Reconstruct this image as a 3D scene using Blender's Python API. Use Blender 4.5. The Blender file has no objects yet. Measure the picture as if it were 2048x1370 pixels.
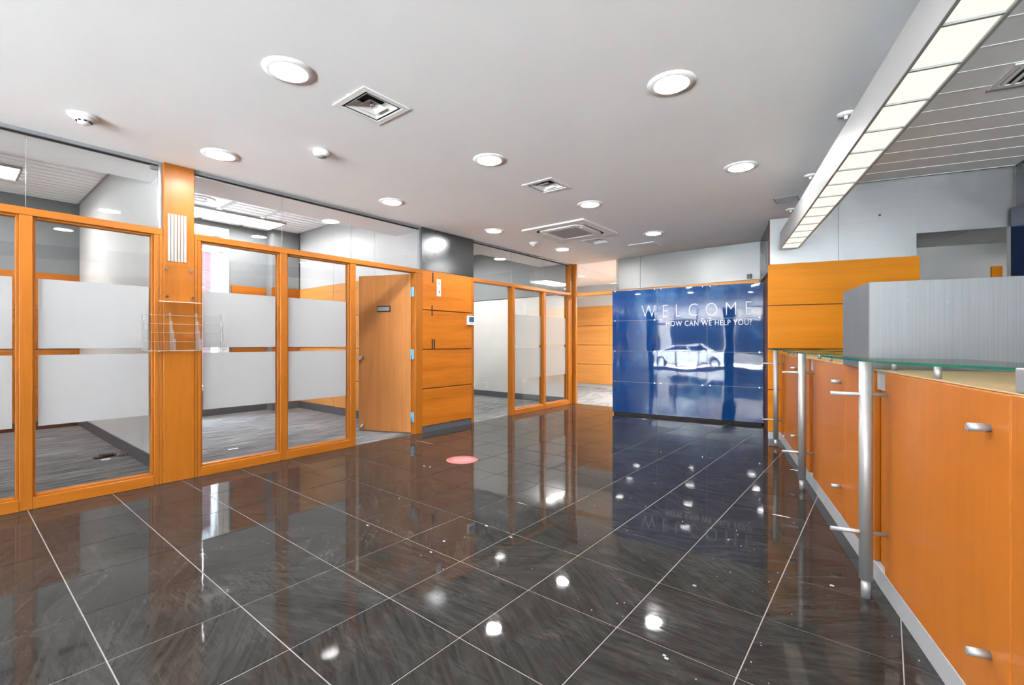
import bpy, bmesh, math, random
from mathutils import Vector, Matrix, geometry

# ------------------------------------------------------------------ camera, world, exposure
sc = bpy.context.scene
col = sc.collection
HEAD = math.radians(38.96)          # camera heading, turned left from the long axis of the lobby
B = math.radians(15.37)             # the service counter is turned by this against the lobby
cam_d = bpy.data.cameras.new('camera')
cam_d.sensor_width = 36.0
cam_d.lens = 925.0 / 2048.0 * 36.0
cam_d.clip_start = 0.02
cam = bpy.data.objects.new('camera', cam_d)
cam.location = (0, 0, 1.2)
cam.rotation_euler = (math.pi / 2, 0, HEAD)
col.objects.link(cam)
sc.camera = cam

w = bpy.data.worlds.new('sky'); sc.world = w
w.use_nodes = True
wb = w.node_tree.nodes['Background']
wb.inputs[0].default_value = (0.80, 0.90, 1.0, 1)
wb.inputs[1].default_value = 12.0

sd = bpy.data.lights.new('sun', 'SUN'); sd.energy = 108.0; sd.angle = 0.01; sd.color = (0.84, 0.93, 1.0)
so = bpy.data.objects.new('sun', sd); so.rotation_euler = Vector((-0.26, -0.22, 0.94)).to_track_quat('Z', 'Y').to_euler(); col.objects.link(so)

vs = sc.view_settings
vs.view_transform = 'Standard'; vs.look = 'None'; vs.gamma = 1.0; vs.use_curve_mapping = False
vs.exposure = 1.90
sc.cycles.max_bounces = 8
sc.cycles.diffuse_bounces = 5
sc.cycles.glossy_bounces = 4
sc.cycles.transparent_max_bounces = 24
sc.cycles.caustics_reflective = False
sc.cycles.caustics_refractive = False
sc.cycles.sample_clamp_indirect = 120.0
sc.cycles.use_guiding = True
sc.cycles.use_denoising = True

DOWN_E = 84.0      # downlight lens radiance
PEND_E = 0.32       # counter pendant
TROF_E = 12.0       # office troffers; the added lamps scale from it

def portal(name, loc, rot, sx, sy):
    d = bpy.data.lights.new(name, 'AREA'); d.shape = 'RECTANGLE'; d.size = sx; d.size_y = sy
    d.cycles.is_portal = True
    o = bpy.data.objects.new(name, d); o.location = loc; o.rotation_euler = rot; col.objects.link(o)
portal('daylight_portal', (0.4, -7.73, 1.40), (math.pi / 2, 0, 0), 10.0, 2.6)
portal('daylight_portal', (-7.33, -1.82, 1.7), (math.pi / 2, 0, 0), 0.53, 0.6)  # for the added first-office window
portal('daylight_portal', (-8.9, 2.28, 1.75), (0, -math.pi / 2, 0), 2.7, 1.6)

R = random.Random(7)
# ------------------------------------------------------------------ materials
M = {}
def newmat(name):
    m = bpy.data.materials.new(name); m.use_nodes = True
    nt = m.node_tree
    for n in list(nt.nodes):
        if n.type != 'OUTPUT_MATERIAL': nt.nodes.remove(n)
    M[name] = m
    return m, nt, nt.nodes, nt.links, [n for n in nt.nodes if n.type == 'OUTPUT_MATERIAL'][0]
def N(nodes, t, **k):
    n = nodes.new(t)
    for a, v in k.items():
        if a.startswith('i_'):
            key = a[2:]; key = int(key) if key.isdigit() else key.replace('_', ' ')
            n.inputs[key].default_value = v
        else: setattr(n, a, v)
    return n
def c4(c): return (c[0], c[1], c[2], 1.0)
def ramp(nodes, stops):
    r = nodes.new('ShaderNodeValToRGB'); e = r.color_ramp.elements
    while len(e) < len(stops): e.new(0.5)
    for x, (p, c) in zip(e, stops): x.position = p; x.color = c4(c)
    return r
def pbr(nodes, **k):
    p = nodes.new('ShaderNodeBsdfPrincipled')
    for a, v in k.items(): p.inputs[a.replace('_', ' ')].default_value = v
    return p
def paint(name, c, rough=0.6, metallic=0.0, spec=0.5, var=0.0, scale=6.0):
    m, nt, n, l, out = newmat(name)
    p = pbr(n, Base_Color=c4(c), Roughness=rough, Metallic=metallic); p.inputs['Specular IOR Level'].default_value = spec
    if var:
        tc = N(n, 'ShaderNodeTexCoord'); no = N(n, 'ShaderNodeTexNoise', i_Scale=scale, i_Detail=5.0)
        r = ramp(n, [(0.3, [x * (1 - var) for x in c]), (0.7, [min(1, x * (1 + var)) for x in c])])
        l.new(tc.outputs['Object'], no.inputs['Vector']); l.new(no.outputs[0], r.inputs[0]); l.new(r.outputs[0], p.inputs['Base Color'])
    l.new(p.outputs[0], out.inputs[0]); return m
def emit(name, c, s):
    m, nt, n, l, out = newmat(name)
    e = N(n, 'ShaderNodeEmission'); e.inputs[0].default_value = c4(c); e.inputs[1].default_value = s
    l.new(e.outputs[0], out.inputs[0]); return m
def wood(name, c, axis, rough=0.42, contrast=0.16, scale=1.0, coat=0.04, spec=0.26):
    """veneer: grain runs along the given object axis"""
    m, nt, n, l, out = newmat(name)
    tc = N(n, 'ShaderNodeTexCoord'); oi = N(n, 'ShaderNodeObjectInfo')
    mul = N(n, 'ShaderNodeMath', operation='MULTIPLY'); mul.inputs[1].default_value = 37.0
    l.new(oi.outputs['Random'], mul.inputs[0])
    add = N(n, 'ShaderNodeVectorMath', operation='ADD'); l.new(tc.outputs['Object'], add.inputs[0]); l.new(mul.outputs[0], add.inputs[1])
    def mp(sa, sb):
        q = N(n, 'ShaderNodeMapping'); s = [sb * scale] * 3; s['XYZ'.index(axis)] = sa * scale
        q.inputs['Scale'].default_value = s; l.new(add.outputs[0], q.inputs[0]); return q
    n1 = N(n, 'ShaderNodeTexNoise', i_Scale=1.0, i_Detail=6.0, i_Roughness=0.6, i_Distortion=0.8); l.new(mp(0.55, 7.0).outputs[0], n1.inputs['Vector'])
    n2 = N(n, 'ShaderNodeTexNoise', i_Scale=1.0, i_Detail=3.0, i_Roughness=0.7); l.new(mp(2.5, 110.0).outputs[0], n2.inputs['Vector'])
    mx = N(n, 'ShaderNodeMix', data_type='FLOAT'); mx.inputs[0].default_value = 0.42
    l.new(n1.outputs[0], mx.inputs[2]); l.new(n2.outputs[0], mx.inputs[3])
    d = [x * (1 - contrast * 1.5) for x in c]; d[2] *= 0.8
    h = [min(1, x * (1 + contrast)) for x in c]
    r = ramp(n, [(0.30, d), (0.5, c), (0.68, h)]); l.new(mx.outputs[0], r.inputs[0])
    p = pbr(n, Roughness=rough); p.inputs['Coat Weight'].default_value = coat; p.inputs['Coat Roughness'].default_value = 0.18
    p.inputs['Specular IOR Level'].default_value = spec
    bp = N(n, 'ShaderNodeBump', i_Strength=0.06, i_Distance=0.002); l.new(n2.outputs[0], bp.inputs['Height']); l.new(bp.outputs[0], p.inputs['Normal'])
    l.new(r.outputs[0], p.inputs['Base Color']); l.new(p.outputs[0], out.inputs[0]); return m
def brushed(name, c, axis, rough=0.3, amt=0.1, cloud=0.06, metallic=1.0):
    m, nt, n, l, out = newmat(name)
    tc = N(n, 'ShaderNodeTexCoord'); q = N(n, 'ShaderNodeMapping'); s = [160.0] * 3; s['XYZ'.index(axis)] = 1.6
    q.inputs['Scale'].default_value = s; l.new(tc.outputs['Object'], q.inputs[0])
    n1 = N(n, 'ShaderNodeTexNoise', i_Scale=1.0, i_Detail=4.0, i_Roughness=0.7); l.new(q.outputs[0], n1.inputs['Vector'])
    n2 = N(n, 'ShaderNodeTexNoise', i_Scale=1.6, i_Detail=3.0, i_Distortion=0.6); l.new(tc.outputs['Object'], n2.inputs['Vector'])
    p = pbr(n, Metallic=metallic, Roughness=rough)
    lo, hi = [x * (1 - amt) for x in c], [min(1, x * (1 + amt)) for x in c]
    r = ramp(n, [(0.3, lo), (0.7, hi)]); l.new(n1.outputs[0], r.inputs[0]); l.new(r.outputs[0], p.inputs['Base Color'])
    mr = N(n, 'ShaderNodeMapRange'); mr.inputs[1].default_value = 0.3; mr.inputs[2].default_value = 0.7
    mr.inputs[3].default_value = rough - cloud; mr.inputs[4].default_value = rough + cloud
    l.new(n2.outputs[0], mr.inputs[0]); l.new(mr.outputs[0], p.inputs['Roughness'])
    bp = N(n, 'ShaderNodeBump', i_Strength=0.08, i_Distance=0.001); l.new(n1.outputs[0], bp.inputs['Height']); l.new(bp.outputs[0], p.inputs['Normal'])
    l.new(p.outputs[0], out.inputs[0]); return m
def thin_glass(name, tint=(1, 1, 1), f0=0.045, rough=0.0, haze=0.0, graze=0.9):
    """clear sheet: straight-through transmission with a Schlick reflection"""
    m, nt, n, l, out = newmat(name)
    tr = N(n, 'ShaderNodeBsdfTransparent'); tr.inputs[0].default_value = c4(tint)
    gl = N(n, 'ShaderNodeBsdfGlossy'); gl.inputs['Roughness'].default_value = rough
    lw = N(n, 'ShaderNodeLayerWeight', i_Blend=0.5)
    pw = N(n, 'ShaderNodeMath', operation='POWER'); pw.inputs[1].default_value = 5.0; l.new(lw.outputs['Facing'], pw.inputs[0])
    ma = N(n, 'ShaderNodeMath', operation='MULTIPLY_ADD', use_clamp=True); ma.inputs[1].default_value = graze; ma.inputs[2].default_value = f0
    l.new(pw.outputs[0], ma.inputs[0])
    mx = N(n, 'ShaderNodeMixShader'); l.new(ma.outputs[0], mx.inputs[0])
    if haze:
        df = N(n, 'ShaderNodeBsdfDiffuse'); df.inputs[0].default_value = (0.46, 0.47, 0.48, 1)
        tl = N(n, 'ShaderNodeBsdfTranslucent'); tl.inputs[0].default_value = (0.46, 0.47, 0.48, 1)
        m1 = N(n, 'ShaderNodeMixShader'); m1.inputs[0].default_value = 0.35; l.new(df.outputs[0], m1.inputs[1]); l.new(tl.outputs[0], m1.inputs[2])
        m2 = N(n, 'ShaderNodeMixShader'); m2.inputs[0].default_value = haze; l.new(tr.outputs[0], m2.inputs[1]); l.new(m1.outputs[0], m2.inputs[2])
        l.new(m2.outputs[0], mx.inputs[1])
    else: l.new(tr.outputs[0], mx.inputs[1])
    l.new(gl.outputs[0], mx.inputs[2]); l.new(mx.outputs[0], out.inputs[0]); return m

OR = (0.32, 0.100, 0.008)
wood('partition_wood_vertical', OR, 'Z')
wood('partition_wood_horizontal', OR, 'Y')
wood('panel_wood', (0.42, 0.125, 0.009), 'Y', contrast=0.24)
wood('panel_wood_lit_x', (0.60, 0.26, 0.065), 'X', contrast=0.14)  # lighter copy of the panel wood, with strong lighting put into its colour
wood('teller_wall_wood', (0.62, 0.21, 0.004), 'X', contrast=0.10, rough=0.5, coat=0.0, spec=0.18)
wood('counter_wood', (0.38, 0.115, 0.012), 'Z', contrast=0.09, rough=0.32, coat=0.08)
wood('counter_top_wood', (0.42, 0.29, 0.15), 'Y', contrast=0.10)
wood('door_wood', (0.43, 0.175, 0.052), 'Z', contrast=0.2, rough=0.4)
wood('dark_wood', (0.10, 0.035, 0.014), 'Z')
paint('white_ceiling', (0.90, 0.90, 0.90), 0.85, spec=0.2, var=0.012, scale=1.5)
paint('white_plastic', (0.84, 0.84, 0.83), 0.6, spec=0.2)
paint('white_wall', (0.56, 0.555, 0.54), 0.7, spec=0.25, var=0.03, scale=2.0)
paint('grey_wall', (0.18, 0.19, 0.20), 0.65, spec=0.3, var=0.03)
paint('light_grey_wall', (0.52, 0.52, 0.52), 0.7, spec=0.3)
paint('acoustic', (0.90, 0.90, 0.89), 0.9, spec=0.1)
paint('acoustic_groove', (0.52, 0.52, 0.52), 0.9, spec=0.1)
paint('charcoal_base', (0.075, 0.082, 0.095), 0.5)
paint('black_plastic', (0.012, 0.012, 0.013), 0.4)
paint('dark_gap', (0.012, 0.010, 0.009), 0.8)
paint('grout', (0.28, 0.265, 0.25), 0.8)
paint('plenum_grey', (0.16, 0.16, 0.16), 0.8)
paint('silver_paint', (0.30, 0.305, 0.31), 0.42, metallic=0.15)
paint('aluminium', (0.34, 0.35, 0.365), 0.4, metallic=0.6)
paint('chrome', (0.72, 0.72, 0.73), 0.16, metallic=1.0)
paint('hinge_blue', (0.16, 0.36, 0.52), 0.35, metallic=0.5)
paint('linear_panel', (0.95, 0.95, 0.95), 0.7, spec=0.2)
paint('linear_joint', (0.97, 0.97, 0.96), 0.7, spec=0.2)
paint('sticker_red', (0.44, 0.10, 0.105), 0.5)
paint('sticker_print', (0.52, 0.34, 0.34), 0.5)
paint('chip_white', (0.8, 0.79, 0.76), 0.8)
paint('chip_dusty', (0.30, 0.295, 0.285), 0.9)
paint('lettering', (0.52, 0.53, 0.56), 0.5, metallic=0.2)
paint('screen_blue', (0.045, 0.10, 0.17), 0.15)
paint('cream_plastic', (0.27, 0.267, 0.25), 0.5)
paint('navy_panel', (0.006, 0.022, 0.075), 0.28, var=0.15, scale=3)
paint('concrete', (0.58, 0.57, 0.55), 0.85, var=0.08)
paint('asphalt', (0.11, 0.11, 0.115), 0.9)
paint('facade', (0.40, 0.37, 0.34), 0.85, var=0.1)
paint('dark_frame', (0.020, 0.022, 0.026), 0.4, metallic=0.2)
paint('car_white', (0.78, 0.79, 0.80), 0.25)
paint('car_glass', (0.02, 0.025, 0.03), 0.08)
paint('rubber', (0.012, 0.012, 0.012), 0.7)
paint('red_banner', (0.62, 0.05, 0.08), 0.6)
brushed('brushed_steel', (0.165, 0.168, 0.174), 'Z', rough=0.42, amt=0.12, metallic=0.45)
brushed('steel_tube', (0.36, 0.36, 0.36), 'Z', rough=0.5, amt=0.05, cloud=0.02, metallic=0.6)
brushed('metal_wall', (0.26, 0.263, 0.265), 'X', rough=0.42, amt=0.05, cloud=0.05, metallic=0.85)
brushed('metal_wall_teller', (0.36, 0.362, 0.364), 'X', rough=0.40, amt=0.05, cloud=0.06, metallic=0.85)
brushed('metal_wall_office', (0.50, 0.505, 0.51), 'X', rough=0.45, amt=0.04, cloud=0.08, metallic=0.3)  # lighter than the lobby metal: bright reflection put into the colour
brushed('metal_wall_y', (0.12, 0.125, 0.13), 'Y', rough=0.24, amt=0.04, cloud=0.08, metallic=0.85)
brushed('kick_steel', (0.42, 0.43, 0.45), 'Y', rough=0.4, amt=0.05, cloud=0.03, metallic=0.35)
thin_glass('clear_glass')
thin_glass('acrylic', (0.995, 0.995, 0.995), f0=0.015, graze=0.25)
thin_glass('acrylic_edge', haze=0.35, f0=0.02, graze=0.2)
thin_glass('frosted_film', haze=0.93, f0=0.03, rough=0.25)
thin_glass('light_film', haze=0.55, f0=0.03, rough=0.2)
thin_glass('shelf_glass', (0.93, 0.985, 0.96), f0=0.08)
m, nt, n, l, out = newmat('glass_edge')
p = pbr(n, Base_Color=(0.008, 0.13, 0.075, 1), Roughness=0.15); p.inputs['Transmission Weight'].default_value = 0.35
l.new(p.outputs[0], out.inputs[0])
emit('lamp_lens', (1.0, 0.985, 0.96), DOWN_E)
emit('troffer_lens', (1.0, 0.99, 0.97), TROF_E); emit('troffer_lens_dim', (1.0, 0.99, 0.97), TROF_E * 0.9); emit('added_lens_backroom', (1.0, 0.99, 0.97), TROF_E * 0.3); emit('added_lens_corridor', (1.0, 0.985, 0.95), TROF_E * 6.5); emit('added_lens_office_three', (1.0, 0.985, 0.95), TROF_E * 1.45)  # last three belong to lamps added out of view

# pendant diffuser: warm white acrylic lit from a tube inside
m, nt, n, l, out = newmat('pendant_lens')
e = N(n, 'ShaderNodeEmission'); e.inputs[0].default_value = (1.0, 0.93, 0.78, 1); e.inputs[1].default_value = PEND_E
l.new(e.outputs[0], out.inputs[0])

# blue glass with a faint printed cloud image, slightly wavy like real sheet glass
m, nt, n, l, out = newmat('blue_glass')
tc = N(n, 'ShaderNodeTexCoord'); no = N(n, 'ShaderNodeTexNoise', i_Scale=1.35, i_Detail=6.0, i_Roughness=0.62); l.new(tc.outputs['Object'], no.inputs['Vector'])
r = ramp(n, [(0.40, (0.003, 0.030, 0.13)), (0.56, (0.004, 0.042, 0.16)), (0.66, (0.035, 0.11, 0.24)), (0.80, (0.14, 0.22, 0.32))]); l.new(no.outputs[0], r.inputs[0])
p = pbr(n, Roughness=0.025); p.inputs['Specular IOR Level'].default_value = 0.42; p.inputs['Coat Weight'].default_value = 0.0; p.inputs['Coat Roughness'].default_value = 0.01
n3 = N(n, 'ShaderNodeTexNoise', i_Scale=2.6, i_Detail=1.0); l.new(tc.outputs['Object'], n3.inputs['Vector'])
bp = N(n, 'ShaderNodeBump', i_Strength=0.10, i_Distance=0.02); l.new(n3.outputs[0], bp.inputs['Height'])
l.new(bp.outputs[0], p.inputs['Normal']); l.new(bp.outputs[0], p.inputs['Coat Normal'])
l.new(r.outputs[0], p.inputs['Base Color']); l.new(p.outputs[0], out.inputs[0])

# polished dark stone tile: streaks turned per tile, dusty swirls
m, nt, n, l, out = newmat('stone_tile')
tc = N(n, 'ShaderNodeTexCoord'); oi = N(n, 'ShaderNodeObjectInfo'); geo = N(n, 'ShaderNodeNewGeometry')
rot = N(n, 'ShaderNodeVectorRotate', rotation_type='Z_AXIS')
mu = N(n, 'ShaderNodeMath', operation='MULTIPLY_ADD'); mu.inputs[1].default_value = 1.5; mu.inputs[2].default_value = -0.75; l.new(oi.outputs['Random'], mu.inputs[0])
l.new(tc.outputs['Object'], rot.inputs['Vector']); l.new(mu.outputs[0], rot.inputs['Angle'])
m2 = N(n, 'ShaderNodeMath', operation='MULTIPLY'); m2.inputs[1].default_value = 53.0; l.new(oi.outputs['Random'], m2.inputs[0])
ad = N(n, 'ShaderNodeVectorMath', operation='ADD'); l.new(rot.outputs[0], ad.inputs[0]); l.new(m2.outputs[0], ad.inputs[1])
mp = N(n, 'ShaderNodeMapping'); mp.inputs['Scale'].default_value = (3.0, 26.0, 5.0); l.new(ad.outputs[0], mp.inputs[0])
n1 = N(n, 'ShaderNodeTexNoise', i_Scale=1.0, i_Detail=8.0, i_Roughness=0.62, i_Distortion=1.2); l.new(mp.outputs[0], n1.inputs['Vector'])
n2 = N(n, 'ShaderNodeTexNoise', i_Scale=1.3, i_Detail=7.0, i_Roughness=0.65, i_Distortion=2.2); l.new(geo.outputs['Position'], n2.inputs['Vector'])
r1 = ramp(n, [(0.28, (0.0125, 0.0115, 0.0108)), (0.48, (0.0225, 0.0213, 0.0203)), (0.64, (0.0320, 0.0305, 0.0292)), (0.82, (0.055, 0.053, 0.051))]); l.new(n1.outputs[0], r1.inputs[0])
mpd = N(n, 'ShaderNodeMapping'); mpd.inputs['Scale'].default_value = (6.0, 40.0, 1.0); mpd.inputs['Rotation'].default_value = (0, 0, 0.5); l.new(geo.outputs['Position'], mpd.inputs[0])
n4 = N(n, 'ShaderNodeTexNoise', i_Scale=1.0, i_Detail=5.0, i_Roughness=0.7, i_Distortion=1.5); l.new(mpd.outputs[0], n4.inputs['Vector'])
r2 = ramp(n, [(0.44, (0, 0, 0)), (0.72, (1, 1, 1))]); l.new(n2.outputs[0], r2.inputs[0])
r4 = ramp(n, [(0.42, (0, 0, 0)), (0.74, (1, 1, 1))]); l.new(n4.outputs[0], r4.inputs[0])
du = N(n, 'ShaderNodeMath', operation='MULTIPLY'); l.new(r2.outputs[0], du.inputs[0]); l.new(r4.outputs[0], du.inputs[1])
dm = N(n, 'ShaderNodeMath', operation='MULTIPLY'); dm.inputs[1].default_value = 0.32; l.new(du.outputs[0], dm.inputs[0])
mx = N(n, 'ShaderNodeMix', data_type='RGBA'); mx.inputs[7].default_value = (0.16, 0.152, 0.145, 1)
l.new(dm.outputs[0], mx.inputs[0]); l.new(r1.outputs[0], mx.inputs[6])
p = pbr(n, Roughness=0.08); p.inputs['Specular IOR Level'].default_value = 0.15
mr = N(n, 'ShaderNodeMapRange'); mr.inputs[3].default_value = 0.035; mr.inputs[4].default_value = 0.18; l.new(du.outputs[0], mr.inputs[0]); l.new(mr.outputs[0], p.inputs['Roughness'])
l.new(mx.outputs[2], p.inputs['Base Color'])
n5 = N(n, 'ShaderNodeTexNoise', i_Scale=5.0, i_Detail=2.0); l.new(geo.outputs['Position'], n5.inputs['Vector'])
bp = N(n, 'ShaderNodeBump', i_Strength=0.035, i_Distance=0.01); l.new(n5.outputs[0], bp.inputs['Height']); l.new(bp.outputs[0], p.inputs['Normal'])
l.new(p.outputs[0], out.inputs[0])

# carpet planks: streaky grey, darker/lighter modules
m, nt, n, l, out = newmat('carpet')
geo = N(n, 'ShaderNodeNewGeometry')
br = N(n, 'ShaderNodeTexBrick', offset=0.5); br.inputs['Color1'].default_value = (0.9, 0.9, 0.9, 1); br.inputs['Color2'].default_value = (1.15, 1.15, 1.15, 1); br.inputs['Mortar'].default_value = (0.95, 0.95, 0.95, 1)
br.inputs['Scale'].default_value = 1.0; br.inputs['Brick Width'].default_value = 0.92; br.inputs['Row Height'].default_value = 0.235; br.inputs['Mortar Size'].default_value = 0.001
rt = N(n, 'ShaderNodeMapping'); rt.inputs['Rotation'].default_value = (0, 0, 1.5708); l.new(geo.outputs['Position'], rt.inputs[0]); l.new(rt.outputs[0], br.inputs['Vector'])
mp = N(n, 'ShaderNodeMapping'); mp.inputs['Scale'].default_value = (36.0, 2.0, 2.0); l.new(geo.outputs['Position'], mp.inputs[0])
n1 = N(n, 'ShaderNodeTexNoise', i_Scale=1.0, i_Detail=5.0, i_Roughness=0.7); l.new(mp.outputs[0], n1.inputs['Vector'])
r1 = ramp(n, [(0.36, (0.065, 0.066, 0.069)), (0.52, (0.18, 0.183, 0.188)), (0.68, (0.31, 0.312, 0.312))]); l.new(n1.outputs[0], r1.inputs[0])
mx = N(n, 'ShaderNodeMix', data_type='RGBA', blend_type='MULTIPLY'); mx.inputs[0].default_value = 1.0; l.new(r1.outputs[0], mx.inputs[6]); l.new(br.outputs[0], mx.inputs[7])
p = pbr(n, Roughness=0.95); p.inputs['Specular IOR Level'].default_value = 0.1; l.new(mx.outputs[2], p.inputs['Base Color'])
n3 = N(n, 'ShaderNodeTexNoise', i_Scale=300.0); l.new(geo.outputs['Position'], n3.inputs['Vector'])
bp = N(n, 'ShaderNodeBump', i_Strength=0.4, i_Distance=0.004); l.new(n3.outputs[0], bp.inputs['Height']); l.new(bp.outputs[0], p.inputs['Normal'])
l.new(p.outputs[0], out.inputs[0])

# far brick facade, too far to tell bricks apart
m, nt, n, l, out = newmat('far_brick')
geo = N(n, 'ShaderNodeNewGeometry'); sx = N(n, 'ShaderNodeSeparateXYZ'); cb = N(n, 'ShaderNodeCombineXYZ')
l.new(geo.outputs['Position'], sx.inputs[0]); l.new(sx.outputs[1], cb.inputs[0]); l.new(sx.outputs[2], cb.inputs[1])
br = N(n, 'ShaderNodeTexBrick'); br.inputs['Color1'].default_value = (0.034, 0.0125, 0.0145, 1); br.inputs['Color2'].default_value = (0.026, 0.010, 0.0115, 1); br.inputs['Mortar'].default_value = (0.040, 0.030, 0.031, 1)
br.inputs['Scale'].default_value = 1.0; br.inputs['Brick Width'].default_value = 0.22; br.inputs['Row Height'].default_value = 0.075; br.inputs['Mortar Size'].default_value = 0.006
l.new(cb.outputs[0], br.inputs['Vector'])
p = pbr(n, Roughness=0.9); l.new(br.outputs[0], p.inputs['Base Color']); l.new(p.outputs[0], out.inputs[0])

# ------------------------------------------------------------------ mesh helpers
BASE, ROT = {}, {}
class MB:
    def __init__(s): s.bm = bmesh.new()
    def box(s, a, b, bev=0.0, seg=1, mi=0):
        lo = Vector([min(p, q) for p, q in zip(a, b)]); hi = Vector([max(p, q) for p, q in zip(a, b)])
        mat = Matrix.Translation((lo + hi) / 2) @ Matrix.Diagonal((*(hi - lo), 1))
        r = bmesh.ops.create_cube(s.bm, size=1.0, matrix=mat)
        vs_ = r['verts']; fs = {f for v in vs_ for f in v.link_faces}
        for f in fs: f.material_index = mi
        if bev:
            es = list({e for v in vs_ for e in v.link_edges})
            bmesh.ops.bevel(s.bm, geom=es, offset=bev, segments=seg, affect='EDGES', profile=0.5)
        return s
    def cyl(s, a, b, r, r2=None, seg=24, mi=0, caps=True):
        a, b = Vector(a), Vector(b); d = b - a
        mat = Matrix.Translation((a + b) / 2) @ d.to_track_quat('Z', 'Y').to_matrix().to_4x4()
        q = bmesh.ops.create_cone(s.bm, cap_ends=caps, segments=seg, radius1=r, radius2=r if r2 is None else r2, depth=d.length, matrix=mat)
        for f in {f for v in q['verts'] for f in v.link_faces}:
            f.material_index = mi; f.smooth = len(f.verts) == 4
        return s
    def lathe(s, prof, c=(0, 0, 0), seg=32, mi=0, down=True):
        """closed profile of (radius, z) points turned about a vertical axis at c"""
        rings = []
        for r, z in prof:
            if r < 1e-6: rings.append([s.bm.verts.new((c[0], c[1], c[2] + z))])
            else: rings.append([s.bm.verts.new((c[0] + r * math.cos(t), c[1] + r * math.sin(t), c[2] + z)) for t in [2 * math.pi * k / seg for k in range(seg)]])
        for A, C_ in zip(rings, rings[1:]):
            for k in range(seg):
                q = [A[k % len(A)], A[(k + 1) % len(A)], C_[(k + 1) % len(C_)], C_[k % len(C_)]]
                u = []
                for v in q:
                    if v not in u: u.append(v)
                if len(u) > 2:
                    f = s.bm.faces.new(u); f.smooth = True; f.material_index = mi
        return s
    def prism(s, pts, z0, z1, mi=0, side=None, holes=()):
        loops = [[Vector((x, y, 0)) for x, y in pts]] + [[Vector((x, y, 0)) for x, y in h] for h in holes]
        flat = [v for lp in loops for v in lp]
        lo = [s.bm.verts.new((v.x, v.y, z0)) for v in flat]; hi = [s.bm.verts.new((v.x, v.y, z1)) for v in flat]
        for t in geometry.tessellate_polygon(loops):
            for vv in (lo, hi):
                try: f = s.bm.faces.new([vv[i] for i in t]); f.material_index = mi
                except ValueError: pass
        o = 0
        for lp in loops:
            n_ = len(lp)
            for k in range(n_):
                a_, b_ = o + k, o + (k + 1) % n_
                f = s.bm.faces.new((lo[a_], lo[b_], hi[b_], hi[a_])); f.material_index = mi if side is None else side
            o += n_
        return s
    def loft(s, la, lb, mi=0):
        A = [s.bm.verts.new(p_) for p_ in la]; C_ = [s.bm.verts.new(p_) for p_ in lb]
        for k in range(len(A)):
            f = s.bm.faces.new((A[k], A[(k + 1) % len(A)], C_[(k + 1) % len(A)], C_[k])); f.material_index = mi
        return A, C_
    def frustum_ring(s, cx, cy, a, za, b, zb, t=0.004):
        sq = lambda h_, z: [(cx - h_, cy - h_, z), (cx + h_, cy - h_, z), (cx + h_, cy + h_, z), (cx - h_, cy + h_, z)]
        s.loft(sq(a, za), sq(b, zb)); s.loft(sq(a - t, za), sq(b - t, zb)); s.loft(sq(a, za), sq(a - t, za)); s.loft(sq(b, zb), sq(b - t, zb))
        return s
    def mesh(s, name, mats, base=(0, 0, 0)):
        bmesh.ops.recalc_face_normals(s.bm, faces=s.bm.faces)
        if any(base): bmesh.ops.translate(s.bm, verts=s.bm.verts, vec=-Vector(base))
        me = bpy.data.meshes.new(name); s.bm.to_mesh(me); s.bm.free()
        for x in (mats if isinstance(mats, (list, tuple)) else [mats]): me.materials.append(M[x])
        return me
    def build(s, name, mats, parent, smooth=False):
        me = s.mesh(name, mats, BASE[parent.name])
        if smooth:
            for f in me.polygons: f.use_smooth = True
        return child(name, me, parent)
def child(name, me, parent, loc=(0, 0, 0)):
    o = bpy.data.objects.new(name, me); col.objects.link(o); o.parent = parent; o.location = loc
    BASE[o.name] = BASE[parent.name]; return o
def tag(o, label, cat, group=None):
    o['label'] = label; o['category'] = cat
    if group: o['group'] = group
def wpos(base, t):
    if not t: return Vector(base)
    return Vector((base[0] * math.cos(B) - base[1] * math.sin(B), base[0] * math.sin(B) + base[1] * math.cos(B), base[2]))
def root(name, base, t=False, label=None, cat=None, group=None, kind=None, me=None):
    """top-level object at its base point; t: coordinates (u, v, z) of the turned counter area"""
    o = bpy.data.objects.new(name, me); col.objects.link(o)
    o.location = wpos(base, t); o.rotation_euler = (0, 0, B if t else 0)
    BASE[o.name] = Vector(base)
    if label: tag(o, label, cat, group)
    if kind: o['kind'] = kind
    return o
def solo(name, mb, mats, base, t=False, label=None, cat=None, group=None, kind=None):
    return root(name, base, t, label, cat, group, kind, mb.mesh(name, mats, Vector(base)))
def struct(name, mb, mats, t=False, base=(0, 0, 0)): return solo(name, mb, mats, base, t, kind='structure')
def copy_tree(o, loc=None, parent=None, label=None):
    c = o.copy(); col.objects.link(c)
    if parent: c.parent = parent
    if loc is not None: c.location = loc
    if label: c['label'] = label
    BASE[c.name] = BASE[o.name]
    for ch in o.children: copy_tree(ch, None, c)
    return c

CZ, TZ, AZ = 2.735, 3.053, 3.20     # lobby ceiling, counter-area ceiling, office ceilings
RT, RB = 2.165, 2.11                # transom rail top / bottom
FX, FD = -4.77, 0.10                # partition face and depth
YB = 7.83                           # back wall
YO = -1.60                          # street end of the offices
YF = -7.50                          # street front
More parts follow.
